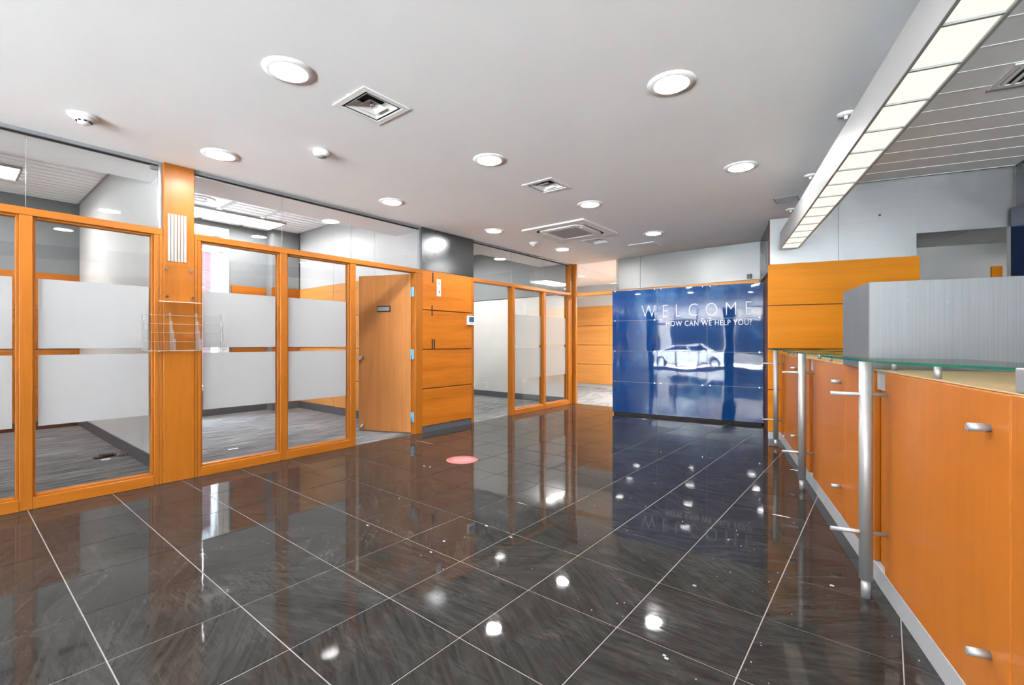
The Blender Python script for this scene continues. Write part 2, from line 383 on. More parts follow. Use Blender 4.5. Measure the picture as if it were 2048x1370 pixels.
# ------------------------------------------------------------------ floors
TP = 0.4665; TX0, TY0 = 0.05, 0.395; GAP = 0.0045
fl = root('floor', (0, 0, 0), kind='structure')
MB().prism([(FX - 0.06, YF), (3.7, YF), (0.3, YB + 0.05), (FX - 0.06, YB + 0.05)], -0.05, -0.0022).build('grout_bed', 'grout', fl)
tile_me = MB().box((-TP / 2 + GAP / 2, -TP / 2 + GAP / 2, -0.02), (TP / 2 - GAP / 2, TP / 2 - GAP / 2, 0), bev=0.0012).mesh('floor_tile', 'stone_tile')
MB().box((FX - 0.05, YF, -0.02), (3.7, YO - GAP, 0.0)).build('street_end_tiles', 'stone_tile', fl)
for i in range(-11, 3):
    for j in range(-5, 17):
        x0, x1 = TX0 + i * TP, TX0 + (i + 1) * TP; y0, y1 = TY0 + j * TP, TY0 + (j + 1) * TP
        x0, y0, y1 = max(x0, FX - 0.05), max(y0, YO), min(y1, YB + 0.03)
        if x1 - x0 < 0.02 or y1 - y0 < 0.02: continue
        cx, cy = (x0 + x1) / 2, (y0 + y1) / 2
        if cx * math.cos(B) + cy * math.sin(B) > 1.0: continue
        me = tile_me
        if x1 - x0 < TP - 0.01 or y1 - y0 < TP - 0.01:
            g = GAP / 2; hx, hy = (x1 - x0) / 2, (y1 - y0) / 2
            me = MB().box((-hx + g, -hy + g, -0.02), (hx - g, hy - g, 0), bev=0.0012).mesh('floor_tile', 'stone_tile')
        child('floor_tile', me, fl, (cx, cy, R.uniform(-0.0003, 0.0003)))
struct('floor_office', MB().box((-9.2, YO, -0.05), (FX - 0.06, YB, 0.004)), 'carpet')
struct('floor_corridor', MB().box((-7.0, YB + 0.05, -0.05), (-1.2, 11.2, 0.004)), 'carpet')
struct('floor_teller', MB().box((1.05, -8.9, -0.05), (4.7, 9.0, 0.002)), 'carpet', t=True)

# ------------------------------------------------------------------ ceilings
def sq(cx, cy, h_): return [(cx - h_, cy - h_), (cx + h_, cy - h_), (cx + h_, cy + h_), (cx - h_, cy + h_)]
DIFF = [(-2.602, 1.768), (-2.588, 3.742), (-3.398, 6.25)]
ce = struct('ceiling', MB().prism([(-5.5, YF - 0.05), (3.01, YF - 0.05), (-0.881, 6.60), (-0.8, 8.5), (-1.2, 11.2), (-7.0, 11.2), (-7.0, YB - 0.1), (-5.5, YB - 0.1)], CZ, CZ + 0.06,
            holes=[sq(x, y, 0.142) for x, y in DIFF]), 'white_ceiling')
# fascia up to the raised office ceilings and the raised ceiling over the counter
struct('ceiling_soffit', MB().box((-5.5, YO, CZ + 0.001), (-5.44, YB - 0.1, AZ + 0.1)), 'white_ceiling')
struct('ceiling_fascia', MB().box((0.84, -8.4, CZ + 0.062), (0.90, 6.6, TZ + 0.1)), 'white_ceiling', t=True)
# acoustic tiles
am = MB().box((-0.302, -0.302, 0.0), (0.302, 0.302, 0.02), mi=1)
for k in range(4):
    x = -0.305 + 0.61 * (k + 0.5) / 4
    am.box((x - 0.062, -0.275, -0.012), (x + 0.062, 0.275, 0.0), bev=0.003)
acoustic_me = am.mesh('ceiling_tile', ['acoustic', 'acoustic_groove'])
def acoustic(name, x0, x1, y0, y1, z, skip=()):
    r_ = struct(name, MB().box((x0, y0, z + 0.025), (x1, y1, z + 0.06)), 'plenum_grey')
    nx, ny = int(math.ceil((x1 - x0) / 0.61)), int(math.ceil((y1 - y0) / 0.61))
    for i in range(nx):
        for j in range(ny):
            cx, cy = x0 + 0.305 + 0.61 * i, y0 + 0.305 + 0.61 * j
            if cx - 0.3 > x1 or cy - 0.3 > y1: continue
            cx, cy = min(cx, x1 - 0.305), min(cy, y1 - 0.305)
            if any(a <= cx <= b and c <= cy <= d for a, b, c, d in skip): continue
            child('ceiling_tile', acoustic_me, r_, (cx, cy, z))
    return r_
acoustic('ceiling_office_one', -9.06, -5.50, YO, 1.27, AZ)
acoustic('ceiling_office_two', -8.6, -5.50, 1.40, 4.14, AZ)
acoustic('ceiling_office_three', -8.6, -5.50, 4.95, 7.70, AZ)
# linear panels over the counter
tc_ = struct('ceiling_teller', MB().box((0.90, -8.9, TZ + 0.02), (2.95, 6.75, TZ + 0.06)), 'linear_joint', t=True)
PV = 0.2985
plank_me = MB().box((-0.99, -PV / 2 + 0.007, 0), (0.99, PV / 2 - 0.007, 0.02), bev=0.003).mesh('ceiling_plank', 'linear_panel')
joint_me = MB().box((-0.99, -0.0062, -0.0022), (0.99, 0.0062, 0.02)).mesh('ceiling_joint', 'linear_joint')
for k in range(-1, 29):
    v = 6.23 - PV * k
    child('ceiling_joint', joint_me, tc_, (1.895, v, TZ))
    child('ceiling_plank', plank_me, tc_, (1.895, v - PV / 2, TZ))
struct('light_block_roof', MB().box((-9.6, YO - 0.25, 3.42), (6.6, 11.6, 3.55)).box((-5.0, YF - 0.4, 3.42), (6.6, YO - 0.25, 3.55)), 'concrete')  # unseen slab added over the ceilings to block light leaks

# ------------------------------------------------------------------ left glazed partition
wl = root('wall_left', (FX, 0, 0), kind='structure')
XI = FX - FD
PV_, PH = 'partition_wood_vertical', 'partition_wood_horizontal'
def post(y0, y1, z0=0.0, z1=RB, name='mullion', x1=FX): return MB().box((XI, y0, z0), (x1, y1, z1), bev=0.003).build(name, PV_, wl)
for y0, y1 in [(-1.10, -1.03), (-0.38, -0.31), (0.351, 0.42), (1.130, 1.163), (1.445, 1.470), (2.169, 2.239), (2.957, 3.027), (5.908, 5.978), (6.804, 6.874)]: post(y0, y1)
for y0, y1 in [(3.905, 4.013), (4.955, 5.0)]: post(y0, y1, name='door_jamb')
# tall column and its side stiles
MB().box((XI, 1.192, 0), (FX + 0.004, 1.418, CZ - 0.002), bev=0.004).build('column', PV_, wl)
MB().box((XI, 1.165, 0), (FX + 0.001, 1.190, RB), bev=0.002).build('column_stile', PV_, wl)
MB().box((XI, 1.420, 0), (FX + 0.001, 1.443, RB), bev=0.002).build('column_stile', PV_, wl)
MB().box((XI, 7.70, 0), (FX + 0.004, 7.80, CZ - 0.002), bev=0.004).build('corner_post', PV_, wl)
MB().box((XI, 7.635, 0), (FX, 7.698, RB), bev=0.003).build('mullion', PV_, wl)
def rail(y0, y1, z0, z1, name, x0=XI, x1=FX + 0.002): return MB().box((x0, y0, z0), (x1, y1, z1), bev=0.003).build(name, PH, wl)
rail(YO, 1.190, RB, RT, 'transom_rail'); rail(1.420, 4.013, RB, RT, 'transom_rail'); rail(4.955, 7.699, RB, RT, 'transom_rail')
for y0, y1 in [(YO, -1.10), (-1.03, -0.38), (-0.31, 0.351), (0.42, 1.130), (1.470, 2.169), (2.239, 2.957), (5.978, 6.804), (6.874, 7.635)]:
    rail(y0, y1, 0.0, 0.085, 'bottom_rail')
# glazed bays: pane, wooden glazing beads, privacy films
def bay(y0, y1, film='frosted_film', films=True, inset=0.03):
    pn = MB().box((FX - 0.055, y0 + 0.004, 0.09), (FX - 0.047, y1 - 0.004, RB - 0.004)).build('glass_pane', 'clear_glass', wl)
    b_ = MB(); t_ = 0.016
    for xa, xb in [(FX - 0.046, FX - 0.022), (FX - 0.082, FX - 0.056)]:
        b_.box((xa, y0, 0.085), (xb, y0 + t_, RB), bev=0.002); b_.box((xa, y1 - t_, 0.085), (xb, y1, RB), bev=0.002)
        b_.box((xa, y0 + t_, 0.085), (xb, y1 - t_, 0.085 + t_), bev=0.002); b_.box((xa, y0 + t_, RB - t_), (xb, y1 - t_, RB), bev=0.002)
    b_.build('glazing_bead', PV_, pn)
    if films:
        for z0, z1 in [(0.59, 1.108), (1.155, 1.667)]:
            MB().box((FX - 0.0468, y0 + inset, z0), (FX - 0.0460, y1 - inset, z1)).build('privacy_film', film, pn)
for y0, y1 in [(YO, -1.10), (-1.03, -0.38), (-0.31, 0.351), (0.42, 1.130), (1.470, 2.169), (2.239, 2.957)]: bay(y0, y1)
for y0, y1 in [(5.978, 6.804), (6.874, 7.635)]: bay(y0, y1, 'light_film')
# frameless glass over the transom, held by an aluminium channel under the ceiling
def clerestory(ys):
    for a, b in zip(ys, ys[1:]):
        MB().box((FX - 0.055, a + 0.0015, RT), (FX - 0.045, b - 0.0015, CZ - 0.02)).build('clerestory_glass', 'clear_glass', wl)
        MB().box((FX - 0.0505, b - 0.0012, RT), (FX - 0.0445, b + 0.0012, CZ - 0.02)).build('glass_joint', 'cream_plastic', wl) if b != ys[-1] else None
    MB().box((FX - 0.075, ys[0], CZ - 0.036), (FX - 0.056, ys[-1], CZ - 0.0005)).box((FX - 0.044, ys[0], CZ - 0.028), (FX - 0.026, ys[-1], CZ - 0.0005)).build('ceiling_channel', 'aluminium', wl)
    MB().box((FX - 0.056, ys[0], CZ - 0.040), (FX - 0.044, ys[-1], CZ - 0.020)).build('channel_gasket', 'black_plastic', wl)
clerestory([YO, -0.35, 0.388, 1.165]); clerestory([1.42, 2.205, 2.99, 3.985]); clerestory([5.0, 5.94, 6.84, 7.70])
for y in (1.166, 3.986): MB().box((FX - 0.07, y, RT), (FX - 0.03, y + 0.025, CZ - 0.001)).build('channel_upright', 'aluminium', wl)
MB().box((FX - 0.05, 1.11, CZ - 0.075), (FX - 0.03, 1.165, CZ - 0.040), bev=0.003).build('glass_clamp', 'plenum_grey', wl)
# solid panelled pier between door and second opening
for z0, z1 in [(0.085, 0.577), (0.589, 1.102), (1.114, 1.629), (1.641, RT)]:
    MB().box((FX - 0.03, 4.015, z0), (FX - 0.002, 4.953, z1), bev=0.002).build('wood_panel', 'panel_wood', wl)
MB().box((FX - 0.05, 4.013, 0.0), (FX - 0.031, 4.955, RT - 0.01)).build('panel_backing', 'dark_wood', wl)
MB().box((FX - 0.031, 4.015, 0.0), (FX - 0.012, 4.953, 0.080)).build('plinth', 'charcoal_base', wl)
MB().box((FX - 0.03, 4.012, RT + 0.002), (FX - 0.008, 4.998, CZ - 0.001), bev=0.002).build('metal_panel', 'metal_wall_y', wl)
for y, z0, z1 in [(4.196, 2.01, 2.145), (4.182, 1.56, 1.70), (4.187, 1.112, 1.245), (4.222, 1.112, 1.245)]:
    MB().box((FX - 0.004, y - 0.009, z0), (FX + 0.0005, y + 0.009, z1)).build('slot', 'dark_gap', wl)

# ------------------------------------------------------------------ offices behind the partition
struct('wall_office_divider', MB().box((-9.4, 1.27, 0), (XI - 0.001, 1.40, AZ + 0.1)), 'white_wall')
struct('baseboard_office_divider', MB().box((-9.06, 1.258, 0.004), (XI - 0.001, 1.2695, 0.125), bev=0.002), 'charcoal_base')
ws = struct('wall_office_street', MB().box((-9.4, YO - 0.2, 0), (XI - 0.03, YO - 0.001, 1.4)).box((-9.4, YO - 0.2, 2.0), (XI - 0.03, YO - 0.001, 3.42)).box((-9.4, YO - 0.2, 1.4), (-7.6, YO - 0.001, 2.0)).box((-7.07, YO - 0.2, 1.4), (XI - 0.03, YO - 0.001, 2.0)), 'grey_wall')
w2 = root('added_window', (-7.1, YO, 1.4), kind='structure')  # added window, out of view, to let daylight into the first office
for x in (-7.57, -7.1): MB().box((x - 0.03, YO - 0.15, 1.4), (x + 0.03, YO - 0.05, 2.0)).build('window_frame', 'dark_frame', w2)
for x in (-7.54,): MB().box((x, YO - 0.105, 1.4), (x + 0.41, YO - 0.099, 2.0)).build('window_pane', 'clear_glass', w2)
struct('wall_left_street', MB().box((XI - 0.02, YF, 0), (FX, YO - 0.001, 3.42)), 'white_wall')
struct('wall_office_pier', MB().box((-9.0, 4.165, 0), (FX - 0.052, 4.94, AZ + 0.1)), 'grey_wall')
wo = root('wall_office_two_side', (-8.6, 4.14, 0), kind='structure')
for x0, x1 in [(-8.35, -7.2), (-7.195, -6.04), (-6.035, -4.90)]:
    for z0, z1 in [(0.13, 0.577), (0.589, 1.102), (1.114, 1.629), (1.641, RT)]:
        MB().box((x0, 4.14, z0), (x1, 4.163, z1), bev=0.002).build('wood_panel', 'panel_wood_lit_x', wo)
    MB().box((x0, 4.150, RT + 0.004), (x1, 4.164, AZ + 0.02), bev=0.001).build('metal_panel', 'metal_wall_office', wo)
MB().box((-8.6, 4.138, 0.004), (-4.9, 4.164, 0.125), bev=0.002).build('baseboard', 'charcoal_base', wo)
# back walls
wb1 = struct('wall_office_one_back', MB().box((-9.4, YO - 0.2, 0), (-9.085, 1.27, AZ + 0.2)), 'grey_wall')
for y0, y1 in [(-1.58, -0.60), (-0.595, 0.35), (0.355, 1.268)]:
    for z0, z1 in [(0.12, 0.577), (0.589, 1.102), (1.114, 1.629), (1.641, RT)]:
        MB().box((-9.084, y0, z0), (-9.06, y1, z1), bev=0.002).build('wood_panel', 'panel_wood', wb1)
MB().box((-9.084, -1.58, 0.004), (-9.055, 1.257, 0.115)).build('baseboard', 'dark_wood', wb1)
wx = -8.6
wb2 = struct('wall_office_two_back', MB().box((-9.4, 1.40, 0), (wx, 1.52, AZ + 0.2)).box((-9.4, 3.05, 0), (wx, 4.165, AZ + 0.2)).box((-9.4, 1.52, 0), (wx, 3.05, 0.42)).box((-9.4, 1.52, 3.10), (wx, 3.05, AZ + 0.2)), 'grey_wall')
MB().box((wx + 0.001, 3.66, 0), (-8.36, 4.137, AZ)).build('pilaster', 'grey_wall', wb2)
for y0, y1, x in [(3.09, 3.655, wx + 0.001)]:
    for z0, z1 in [(0.13, 0.577), (0.589, 1.102), (1.114, 1.629), (1.641, RT)]:
        MB().box((x, y0, z0), (x + 0.022, y1, z1), bev=0.002).build('wood_panel', 'panel_wood', wb2)
for z0, z1 in [(0.13, 0.577), (0.589, 1.102), (1.114, 1.629), (1.641, RT)]:
    MB().box((-8.359, 3.64, z0), (-8.337, 4.137, z1), bev=0.002).build('wood_panel', 'panel_wood', wb2)
MB().box((wx + 0.001, 1.41, 0.004), (wx + 0.03, 3.655, 0.125)).build('baseboard', 'charcoal_base', wb2)
wn = root('window_1', (wx, 2.24, 0.42), kind='structure')
fm = MB()
for a, b in [((wx - 0.12, 1.521, 0.421), (wx + 0.03, 1.60, 3.099)), ((wx - 0.12, 2.97, 0.421), (wx + 0.03, 3.049, 3.099)), ((wx - 0.12, 1.60, 0.421), (wx + 0.03, 2.97, 0.50)),
             ((wx - 0.12, 1.60, 3.02), (wx + 0.03, 2.97, 3.099)), ((wx - 0.12, 1.60, 2.70), (wx + 0.02, 2.97, 2.78))]: fm.box(a, b, bev=0.004)
fm.build('window_frame', 'white_plastic', wn)
fm = MB()
for a, b in [((wx - 0.10, 2.26, 0.50), (wx, 2.31, 2.70)), ((wx - 0.09, 2.90, 0.50), (wx - 0.01, 2.969, 2.70)), ((wx - 0.09, 1.601, 0.50), (wx - 0.01, 1.66, 2.70))]: fm.box(a, b, bev=0.003)
fm.build('window_sash', 'white_plastic', wn)
for a, b in [((1.66, 0.50), (2.26, 2.70)), ((2.31, 0.50), (2.90, 2.70)), ((1.60, 2.78), (2.97, 3.02))]:
    MB().box((wx - 0.055, a[0], a[1]), (wx - 0.049, b[0], b[1])).build('window_pane', 'clear_glass', wn)
MB().box((wx, 1.50, 0.40), (wx + 0.05, 3.06, 0.419), bev=0.004).build('window_sill', 'grey_wall', wn)
# third office
struct('wall_office_three_far', MB().box((-8.8, 7.70, 0), (XI - 0.001, YB - 0.001, 2.14)), 'white_wall')
struct('wall_office_three_upper', MB().box((-8.8, 7.68, 2.146), (XI - 0.001, YB - 0.001, AZ + 0.1)), 'grey_wall')
struct('baseboard_office_three', MB().box((-8.6, 7.685, 0.004), (XI - 0.001, 7.6995, 0.125), bev=0.002), 'charcoal_base')
struct('wall_office_three_back', MB().box((-9.2, 4.94, 0), (-8.6, 7.70, AZ + 0.1)), 'white_wall')

# ------------------------------------------------------------------ back wall, corridor
wk = root('wall_back', (-4.7, YB, 0), kind='structure')
MB().box((FX - 0.005, 7.801, 0), (FX + 0.06, YB + 0.03, CZ - 0.002), bev=0.004).build('corner_post', PV_, wk)
MB().box((-4.705, YB, RB - 0.01), (-1.36, YB + 0.09, RT - 0.005), bev=0.003).build('transom_rail', 'panel_wood_lit_x', wk)
MB().box((-4.70, YB + 0.035, RT), (-3.86, YB + 0.045, CZ - 0.01)).build('clerestory_glass', 'clear_glass', wk)
MB().box((-3.86, YB - 0.002, RT), (-3.81, YB + 0.06, CZ - 0.001)).build('metal_upright', 'chrome', wk)
for x0, x1 in [(-3.81, -3.40), (-3.396, -1.36)]:
    MB().box((x0, YB, RT), (x1, YB + 0.05, CZ - 0.001), bev=0.0015).build('metal_panel', 'metal_wall', wk)
MB().box((-3.55, YB + 0.005, 0), (-1.36, YB + 0.09, RB - 0.012)).build('wall_infill', 'dark_wood', wk)
MB().box((-1.66, YB - 0.05, RT + 0.015), (-1.60, YB - 0.001, RT + 0.085), bev=0.004).build('wall_speaker', 'plenum_grey', wk)
cw = root('wall_corridor', (-6, 11.0, 0), kind='structure')
MB().box((-7.0, 11.0, 0), (-1.2, 11.15, 3.0)).build('wall_surface', 'white_wall', cw)
MB().box((-6.99, 10.990, 0.1), (-1.3, 10.9995, RT - 0.01)).build('panel_backing', 'dark_wood', cw)
for i in range(4):
    for z0, z1 in [(0.10, 0.609), (0.621, 1.127), (1.139, 1.642), (1.654, RT)]:
        MB().box((-6.99 + 1.4 * i, 10.965, z0), (-5.596 + 1.4 * i, 10.989, z1), bev=0.002).build('wood_panel', 'panel_wood_lit_x', cw)
struct('wall_corridor_side', MB().box((-7.1, YB - 0.1, 0), (-7.0, 11.1, 3.0)).box((-1.3, YB + 0.1, 0), (-1.2, 11.1, 3.0)), 'white_wall')
# return beside the feature panel with a dark door under a metal head
rw = root('wall_return', (0.62, 6.6, 0), True, kind='structure')
MB().box((0.64, 6.60, RT), (0.70, 7.99, CZ - 0.001), bev=0.002).build('metal_panel', 'metal_wall_y', rw)
MB().box((0.63, 6.60, RT - 0.06), (0.71, 7.99, RT - 0.002), bev=0.003).build('door_head', 'aluminium', rw)
MB().box((0.66, 6.60, 0.0), (0.70, 7.99, RT - 0.062)).build('dark_door', 'dark_wood', rw)

# ------------------------------------------------------------------ wall behind the counter (turned frame)
VW = 6.57
wt = root('wall_teller', (0.62, VW, 0), True, kind='structure')
for k, (z0, z1) in enumerate([(0.095, 0.608), (0.618, 1.117), (1.127, 1.654), (1.664, 2.17)]):
    MB().box((0.618, VW, z0), (2.112, VW + 0.028, z1), bev=0.002).build('wood_panel', 'teller_wall_wood', wt)
MB().box((0.625, VW + 0.028, 0), (2.09, VW + 0.06, TZ + 0.02)).build('panel_backing', 'dark_wood', wt)
MB().box((0.62, VW + 0.005, 0), (2.10, VW + 0.027, 0.090)).build('plinth', 'kick_steel', wt)
for a, b in [((0.64, 2.172), (1.352, TZ)), ((1.3535, 2.172), (2.086, TZ)), ((2.086, 2.425), (2.90, TZ))]:
    MB().box((a[0], VW + 0.012, a[1]), (b[0], VW + 0.027, b[1] + (0.019 if b[1] == TZ else 0)), bev=0.0008).build('metal_panel', 'metal_wall_teller', wt)
MB().box((2.86, VW + 0.012, 0), (2.90, VW + 0.06, 2.425)).build('opening_jamb', 'white_wall', wt)
MB().cyl((1.75, VW + 0.013, 2.667), (1.75, VW + 0.004, 2.667), 0.012, seg=12).build('cable_hole', 'black_plastic', wt)
MB().box((2.04, VW + 0.006, 2.36), (2.085, VW + 0.012, 2.372)).box((2.04, VW + 0.006, 2.19), (2.085, VW + 0.012, 2.202)).build('hinge_leaf', 'aluminium', wt)
# room seen through the opening
br_ = root('wall_back_room', (2.5, 8.6, 0), True, kind='structure')
MB().box((1.6, 8.6, 0), (4.6, 8.7, 3.0)).build('wall_surface', 'light_grey_wall', br_)
MB().box((1.55, VW + 0.1, 0), (1.6, 8.6, 3.0)).build('wall_surface', 'light_grey_wall', br_)
MB().box((2.99, VW + 0.02, 0), (4.6, VW + 0.09, 3.0)).build('wall_surface', 'light_grey_wall', br_)
MB().box((4.55, VW + 0.03, 0), (4.6, 8.6, 3.0)).build('wall_surface', 'light_grey_wall', br_)
MB().box((2.84, VW + 0.30, 0.1), (2.93, VW + 0.33, 2.05)).build('wood_panel', 'teller_wall_wood', br_)
cr = struct('ceiling_back_room', MB().box((1.6, VW + 0.062, 2.60), (4.6, 8.6, 3.41)), 'plenum_grey', t=True)
for i in range(5):
    for j in range(7):
        MB().box((1.66 + 0.61 * i, VW + 0.065 + 0.3 * j, 2.588), (1.66 + 0.598 + 0.61 * i, VW + 0.36 + 0.3 * j, 2.60), bev=0.002).build('ceiling_tile', 'white_wall', cr)
wr = root('wall_right', (2.9, 3, 0), True, kind='structure')
MB().box((2.90, -8.9, 0), (3.0, VW + 0.1, 3.42)).build('wall_surface', 'light_grey_wall', wr)
for i in range(6): MB().box((2.888, -2.4 + 1.49 * i, 0.1), (2.899, -0.915 + 1.49 * i, TZ), bev=0.001).build('metal_panel', 'metal_wall_y', wr)
solo('navy_wall_panel', MB().box((2.835, 3.2, 0.0), (2.875, 6.50, 2.60), bev=0.003), 'navy_panel', (2.85, 4.8, 0.0), True, label='tall dark navy panel standing along the wall behind the counter', cat='wall panel')

# ------------------------------------------------------------------ street front behind the camera
wf = root('wall_front', (-2, YF, 0), kind='structure')
f = MB()
f.box((-5.0, YF - 0.2, 0), (6.6, YF, 0.10)).box((-5.0, YF - 0.2, 2.70), (6.6, YF, 3.42)).box((5.4, YF - 0.2, 0.10), (6.6, YF, 2.70))
f.build('wall_surface', 'light_grey_wall', wf)
for x0, x1 in [(-4.95, -4.60), (-1.55, -1.15)]: MB().box((x0, YF - 0.22, 0), (x1, YF + 0.05, 2.734)).build('front_column', 'dark_frame', wf)
for i, x in enumerate([-4.60, -3.6, -2.6, -1.55, -1.15, 0.0, 1.2, 2.4, 3.6, 4.8]):
    MB().box((x - 0.03, YF - 0.16, 0.10), (x + 0.03, YF - 0.05, 2.70)).build('window_mullion', 'dark_frame', wf)
MB().box((-4.6, YF - 0.16, 2.05), (5.4, YF - 0.06, 2.11)).build('window_rail', 'dark_frame', wf)
for a, b in [(-4.6, -1.55), (-1.15, 5.4)]:
    MB().box((a + 0.03, YF - 0.108, 0.10), (b - 0.03, YF - 0.10, 2.70)).build('window_pane', 'clear_glass', wf)
struct('sidewalk', MB().box((-5.0, -11.5, -0.25), (30, YF - 0.2, -0.12)), 'concrete')
struct('road', MB().box((-40, -24.5, -0.40), (40, -11.5, -0.27)), 'concrete')
struct('ground_side', MB().box((-30, -11.5, -0.35), (-9.6, 20, -0.14)).box((-9.6, -11.5, -0.35), (-5.0, YO - 0.25, -0.14)), 'asphalt')
bd = root('street_building', (-2, -20, -0.3), label='low grey commercial building across the street behind the windows', cat='building')
MB().box((-30, -26, -0.4), (28, -23.5, 6.0)).build('wall', 'facade', bd)
for i in range(12):
    fr_ = MB().box((-28 + 4.6 * i, -23.5, 0.3), (-24.4 + 4.6 * i, -23.44, 3.0)).build('window', 'dark_frame', bd)
    MB().box((-27.8 + 4.6 * i, -23.44, 0.5), (-24.6 + 4.6 * i, -23.42, 2.8)).build('pane', 'car_glass', fr_)
bk = root('brick_building', (-15, 4, 0), label='red brick building with a pale cornice outside the office window', cat='building')
MB().box((-18, -6, -0.3), (-14.0, 16, 3.75)).build('wall', 'far_brick', bk)
MB().box((-18, -6, 3.75), (-13.8, 16, 4.25), bev=0.02).build('cornice', 'grey_wall', bk)
def car(x, y, label):
    c = root('parked_car', (x, y, -0.27), label=label, cat='car')
    prof = [(-2.2, 0.35), (-2.2, 0.75), (-1.9, 0.92), (-1.35, 1.0), (-0.65, 1.42), (0.75, 1.44), (1.45, 1.02), (2.05, 0.92), (2.2, 0.7), (2.2, 0.35)]
    def side(pr, y0, y1, mt, nm):
        q = MB(); A = [(x + a, y + y0, b - 0.27) for a, b in pr]; C_ = [(x + a, y + y1, b - 0.27) for a, b in pr]
        va, vb = q.loft(A, C_); q.bm.faces.new(va); q.bm.faces.new(vb); return q.build(nm, mt, c)
    side(prof, -0.85, 0.85, 'car_white', 'body')
    side([(-1.15, 1.02), (-0.6, 1.36), (0.05, 1.37), (0.05, 1.02)], -0.856, 0.856, 'car_glass', 'side_window')
    side([(0.12, 1.02), (0.12, 1.37), (0.70, 1.37), (1.2, 1.04)], -0.856, 0.856, 'car_glass', 'side_window')
    for a in (-1.35, 1.35):
        for s_ in (-0.8, 0.8):
            wh = MB().cyl((x + a, y + s_ - 0.1, 0.06), (x + a, y + s_ + 0.1, 0.06), 0.33).build('wheel', 'rubber', c)
            MB().cyl((x + a, y + s_ - 0.108, 0.06), (x + a, y + s_ + 0.108, 0.06), 0.2).build('hub', 'chrome', wh)
car(-3.3, -12.8, 'white car parked at the kerb, mirrored in the blue panel')
car(-3.9, -19.0, 'white car on the far side of the street, mirrored in the blue panel')

# ------------------------------------------------------------------ office door (open)
dh = Vector((-4.85, 3.915, 0)); da = math.atan2(-0.31, -0.733)
d1 = root('door_1', dh, kind='structure'); d1.rotation_euler = (0, 0, da); BASE[d1.name] = Vector((0, 0, 0))
dl_ = MB().box((0.015, -0.022, 0.012), (0.80, 0.022, 2.10), bev=0.002).build('door_leaf', 'door_wood', d1)
# camera sees the side facing the lobby: local +y
for z in (1.80, 0.98, 0.155): MB().box((-0.035, 0.004, z), (0.018, 0.030, z + 0.13), bev=0.002).cyl((0.0, 0.030, z), (0.0, 0.030, z + 0.13), 0.008, seg=12).build('hinge', 'hinge_blue', d1)
MB().cyl((0.752, 0.022, 0.99), (0.752, 0.030, 0.99), 0.034).cyl((0.752, 0.030, 0.99), (0.752, 0.058, 0.99), 0.014).cyl((0.752, 0.058, 0.99), (0.752, 0.078, 0.99), 0.030, 0.024).build('door_knob', 'chrome', d1)
MB().box((0.800, -0.012, 0.95), (0.8015, 0.012, 1.03)).build('latch_plate', 'chrome', d1)
sg = MB().box((0.312, 0.022, 1.610), (0.517, 0.034, 1.690), bev=0.003).build('name_plate', 'black_plastic', d1)
MB().box((0.325, 0.034, 1.624), (0.504, 0.036, 1.676)).build('plate_insert', 'silver_paint', sg)
MB().cyl((0.725, 0.026, 0.10), (0.775, 0.050, 0.012), 0.009, seg=12).box((0.710, 0.021, 0.075), (0.742, 0.030, 0.125), bev=0.003).build('door_stop', 'chrome', d1)

# ------------------------------------------------------------------ things on the partition
def outlet(name, y, z, hgt, label, face):
    o = root(name, (FX - 0.002, y, z), label=label, cat='wall plate')
    MB().box((FX - 0.002, y - 0.035, z), (FX + 0.006, y + 0.035, z + hgt), bev=0.003).build('plate', 'white_plastic', o)
    face(o)
outlet('light_switch', 4.30, 1.952, 0.115, 'white blank wall plate, the upper of two on the wood pier', lambda o: MB().box((FX + 0.0062, 4.288, 1.985), (FX + 0.009, 4.312, 2.035), bev=0.001).build('rocker', 'cream_plastic', o))
outlet('light_switch', 4.30, 1.832, 0.115, 'white wall plate with round key switch, below the blank plate', lambda o: MB().cyl((FX + 0.006, 4.30, 1.893), (FX + 0.012, 4.30, 1.893), 0.012).build('key_switch', 'chrome', o))
th = root('thermostat', (FX, 4.93, 1.46), label='white thermostat with dark blue screen on the pier edge', cat='thermostat')
MB().box((FX - 0.0015, 4.845, 1.457), (FX + 0.026, 4.985, 1.592), bev=0.006, seg=2).build('housing', 'white_plastic', th)
MB().box((FX + 0.0262, 4.868, 1.50), (FX + 0.028, 4.972, 1.578)).build('screen', 'screen_blue', th)
for y in (4.905, 4.93, 4.955): MB().box((FX + 0.0262, y - 0.008, 1.472), (FX + 0.029, y + 0.008, 1.482), bev=0.001).build('button', 'plenum_grey', th)
ns = root('directory_strips', (FX + 0.004, 1.29, 1.895), label='six cream vertical name strips fixed high on the wooden column', cat='sign holder')
for k in range(6): MB().box((FX + 0.0045, 1.221 + 0.0235 * k, 1.896 - 0.001 * (k % 2)), (FX + 0.010, 1.2395 + 0.0235 * k, 2.303), bev=0.001).build('strip', 'cream_plastic', ns)
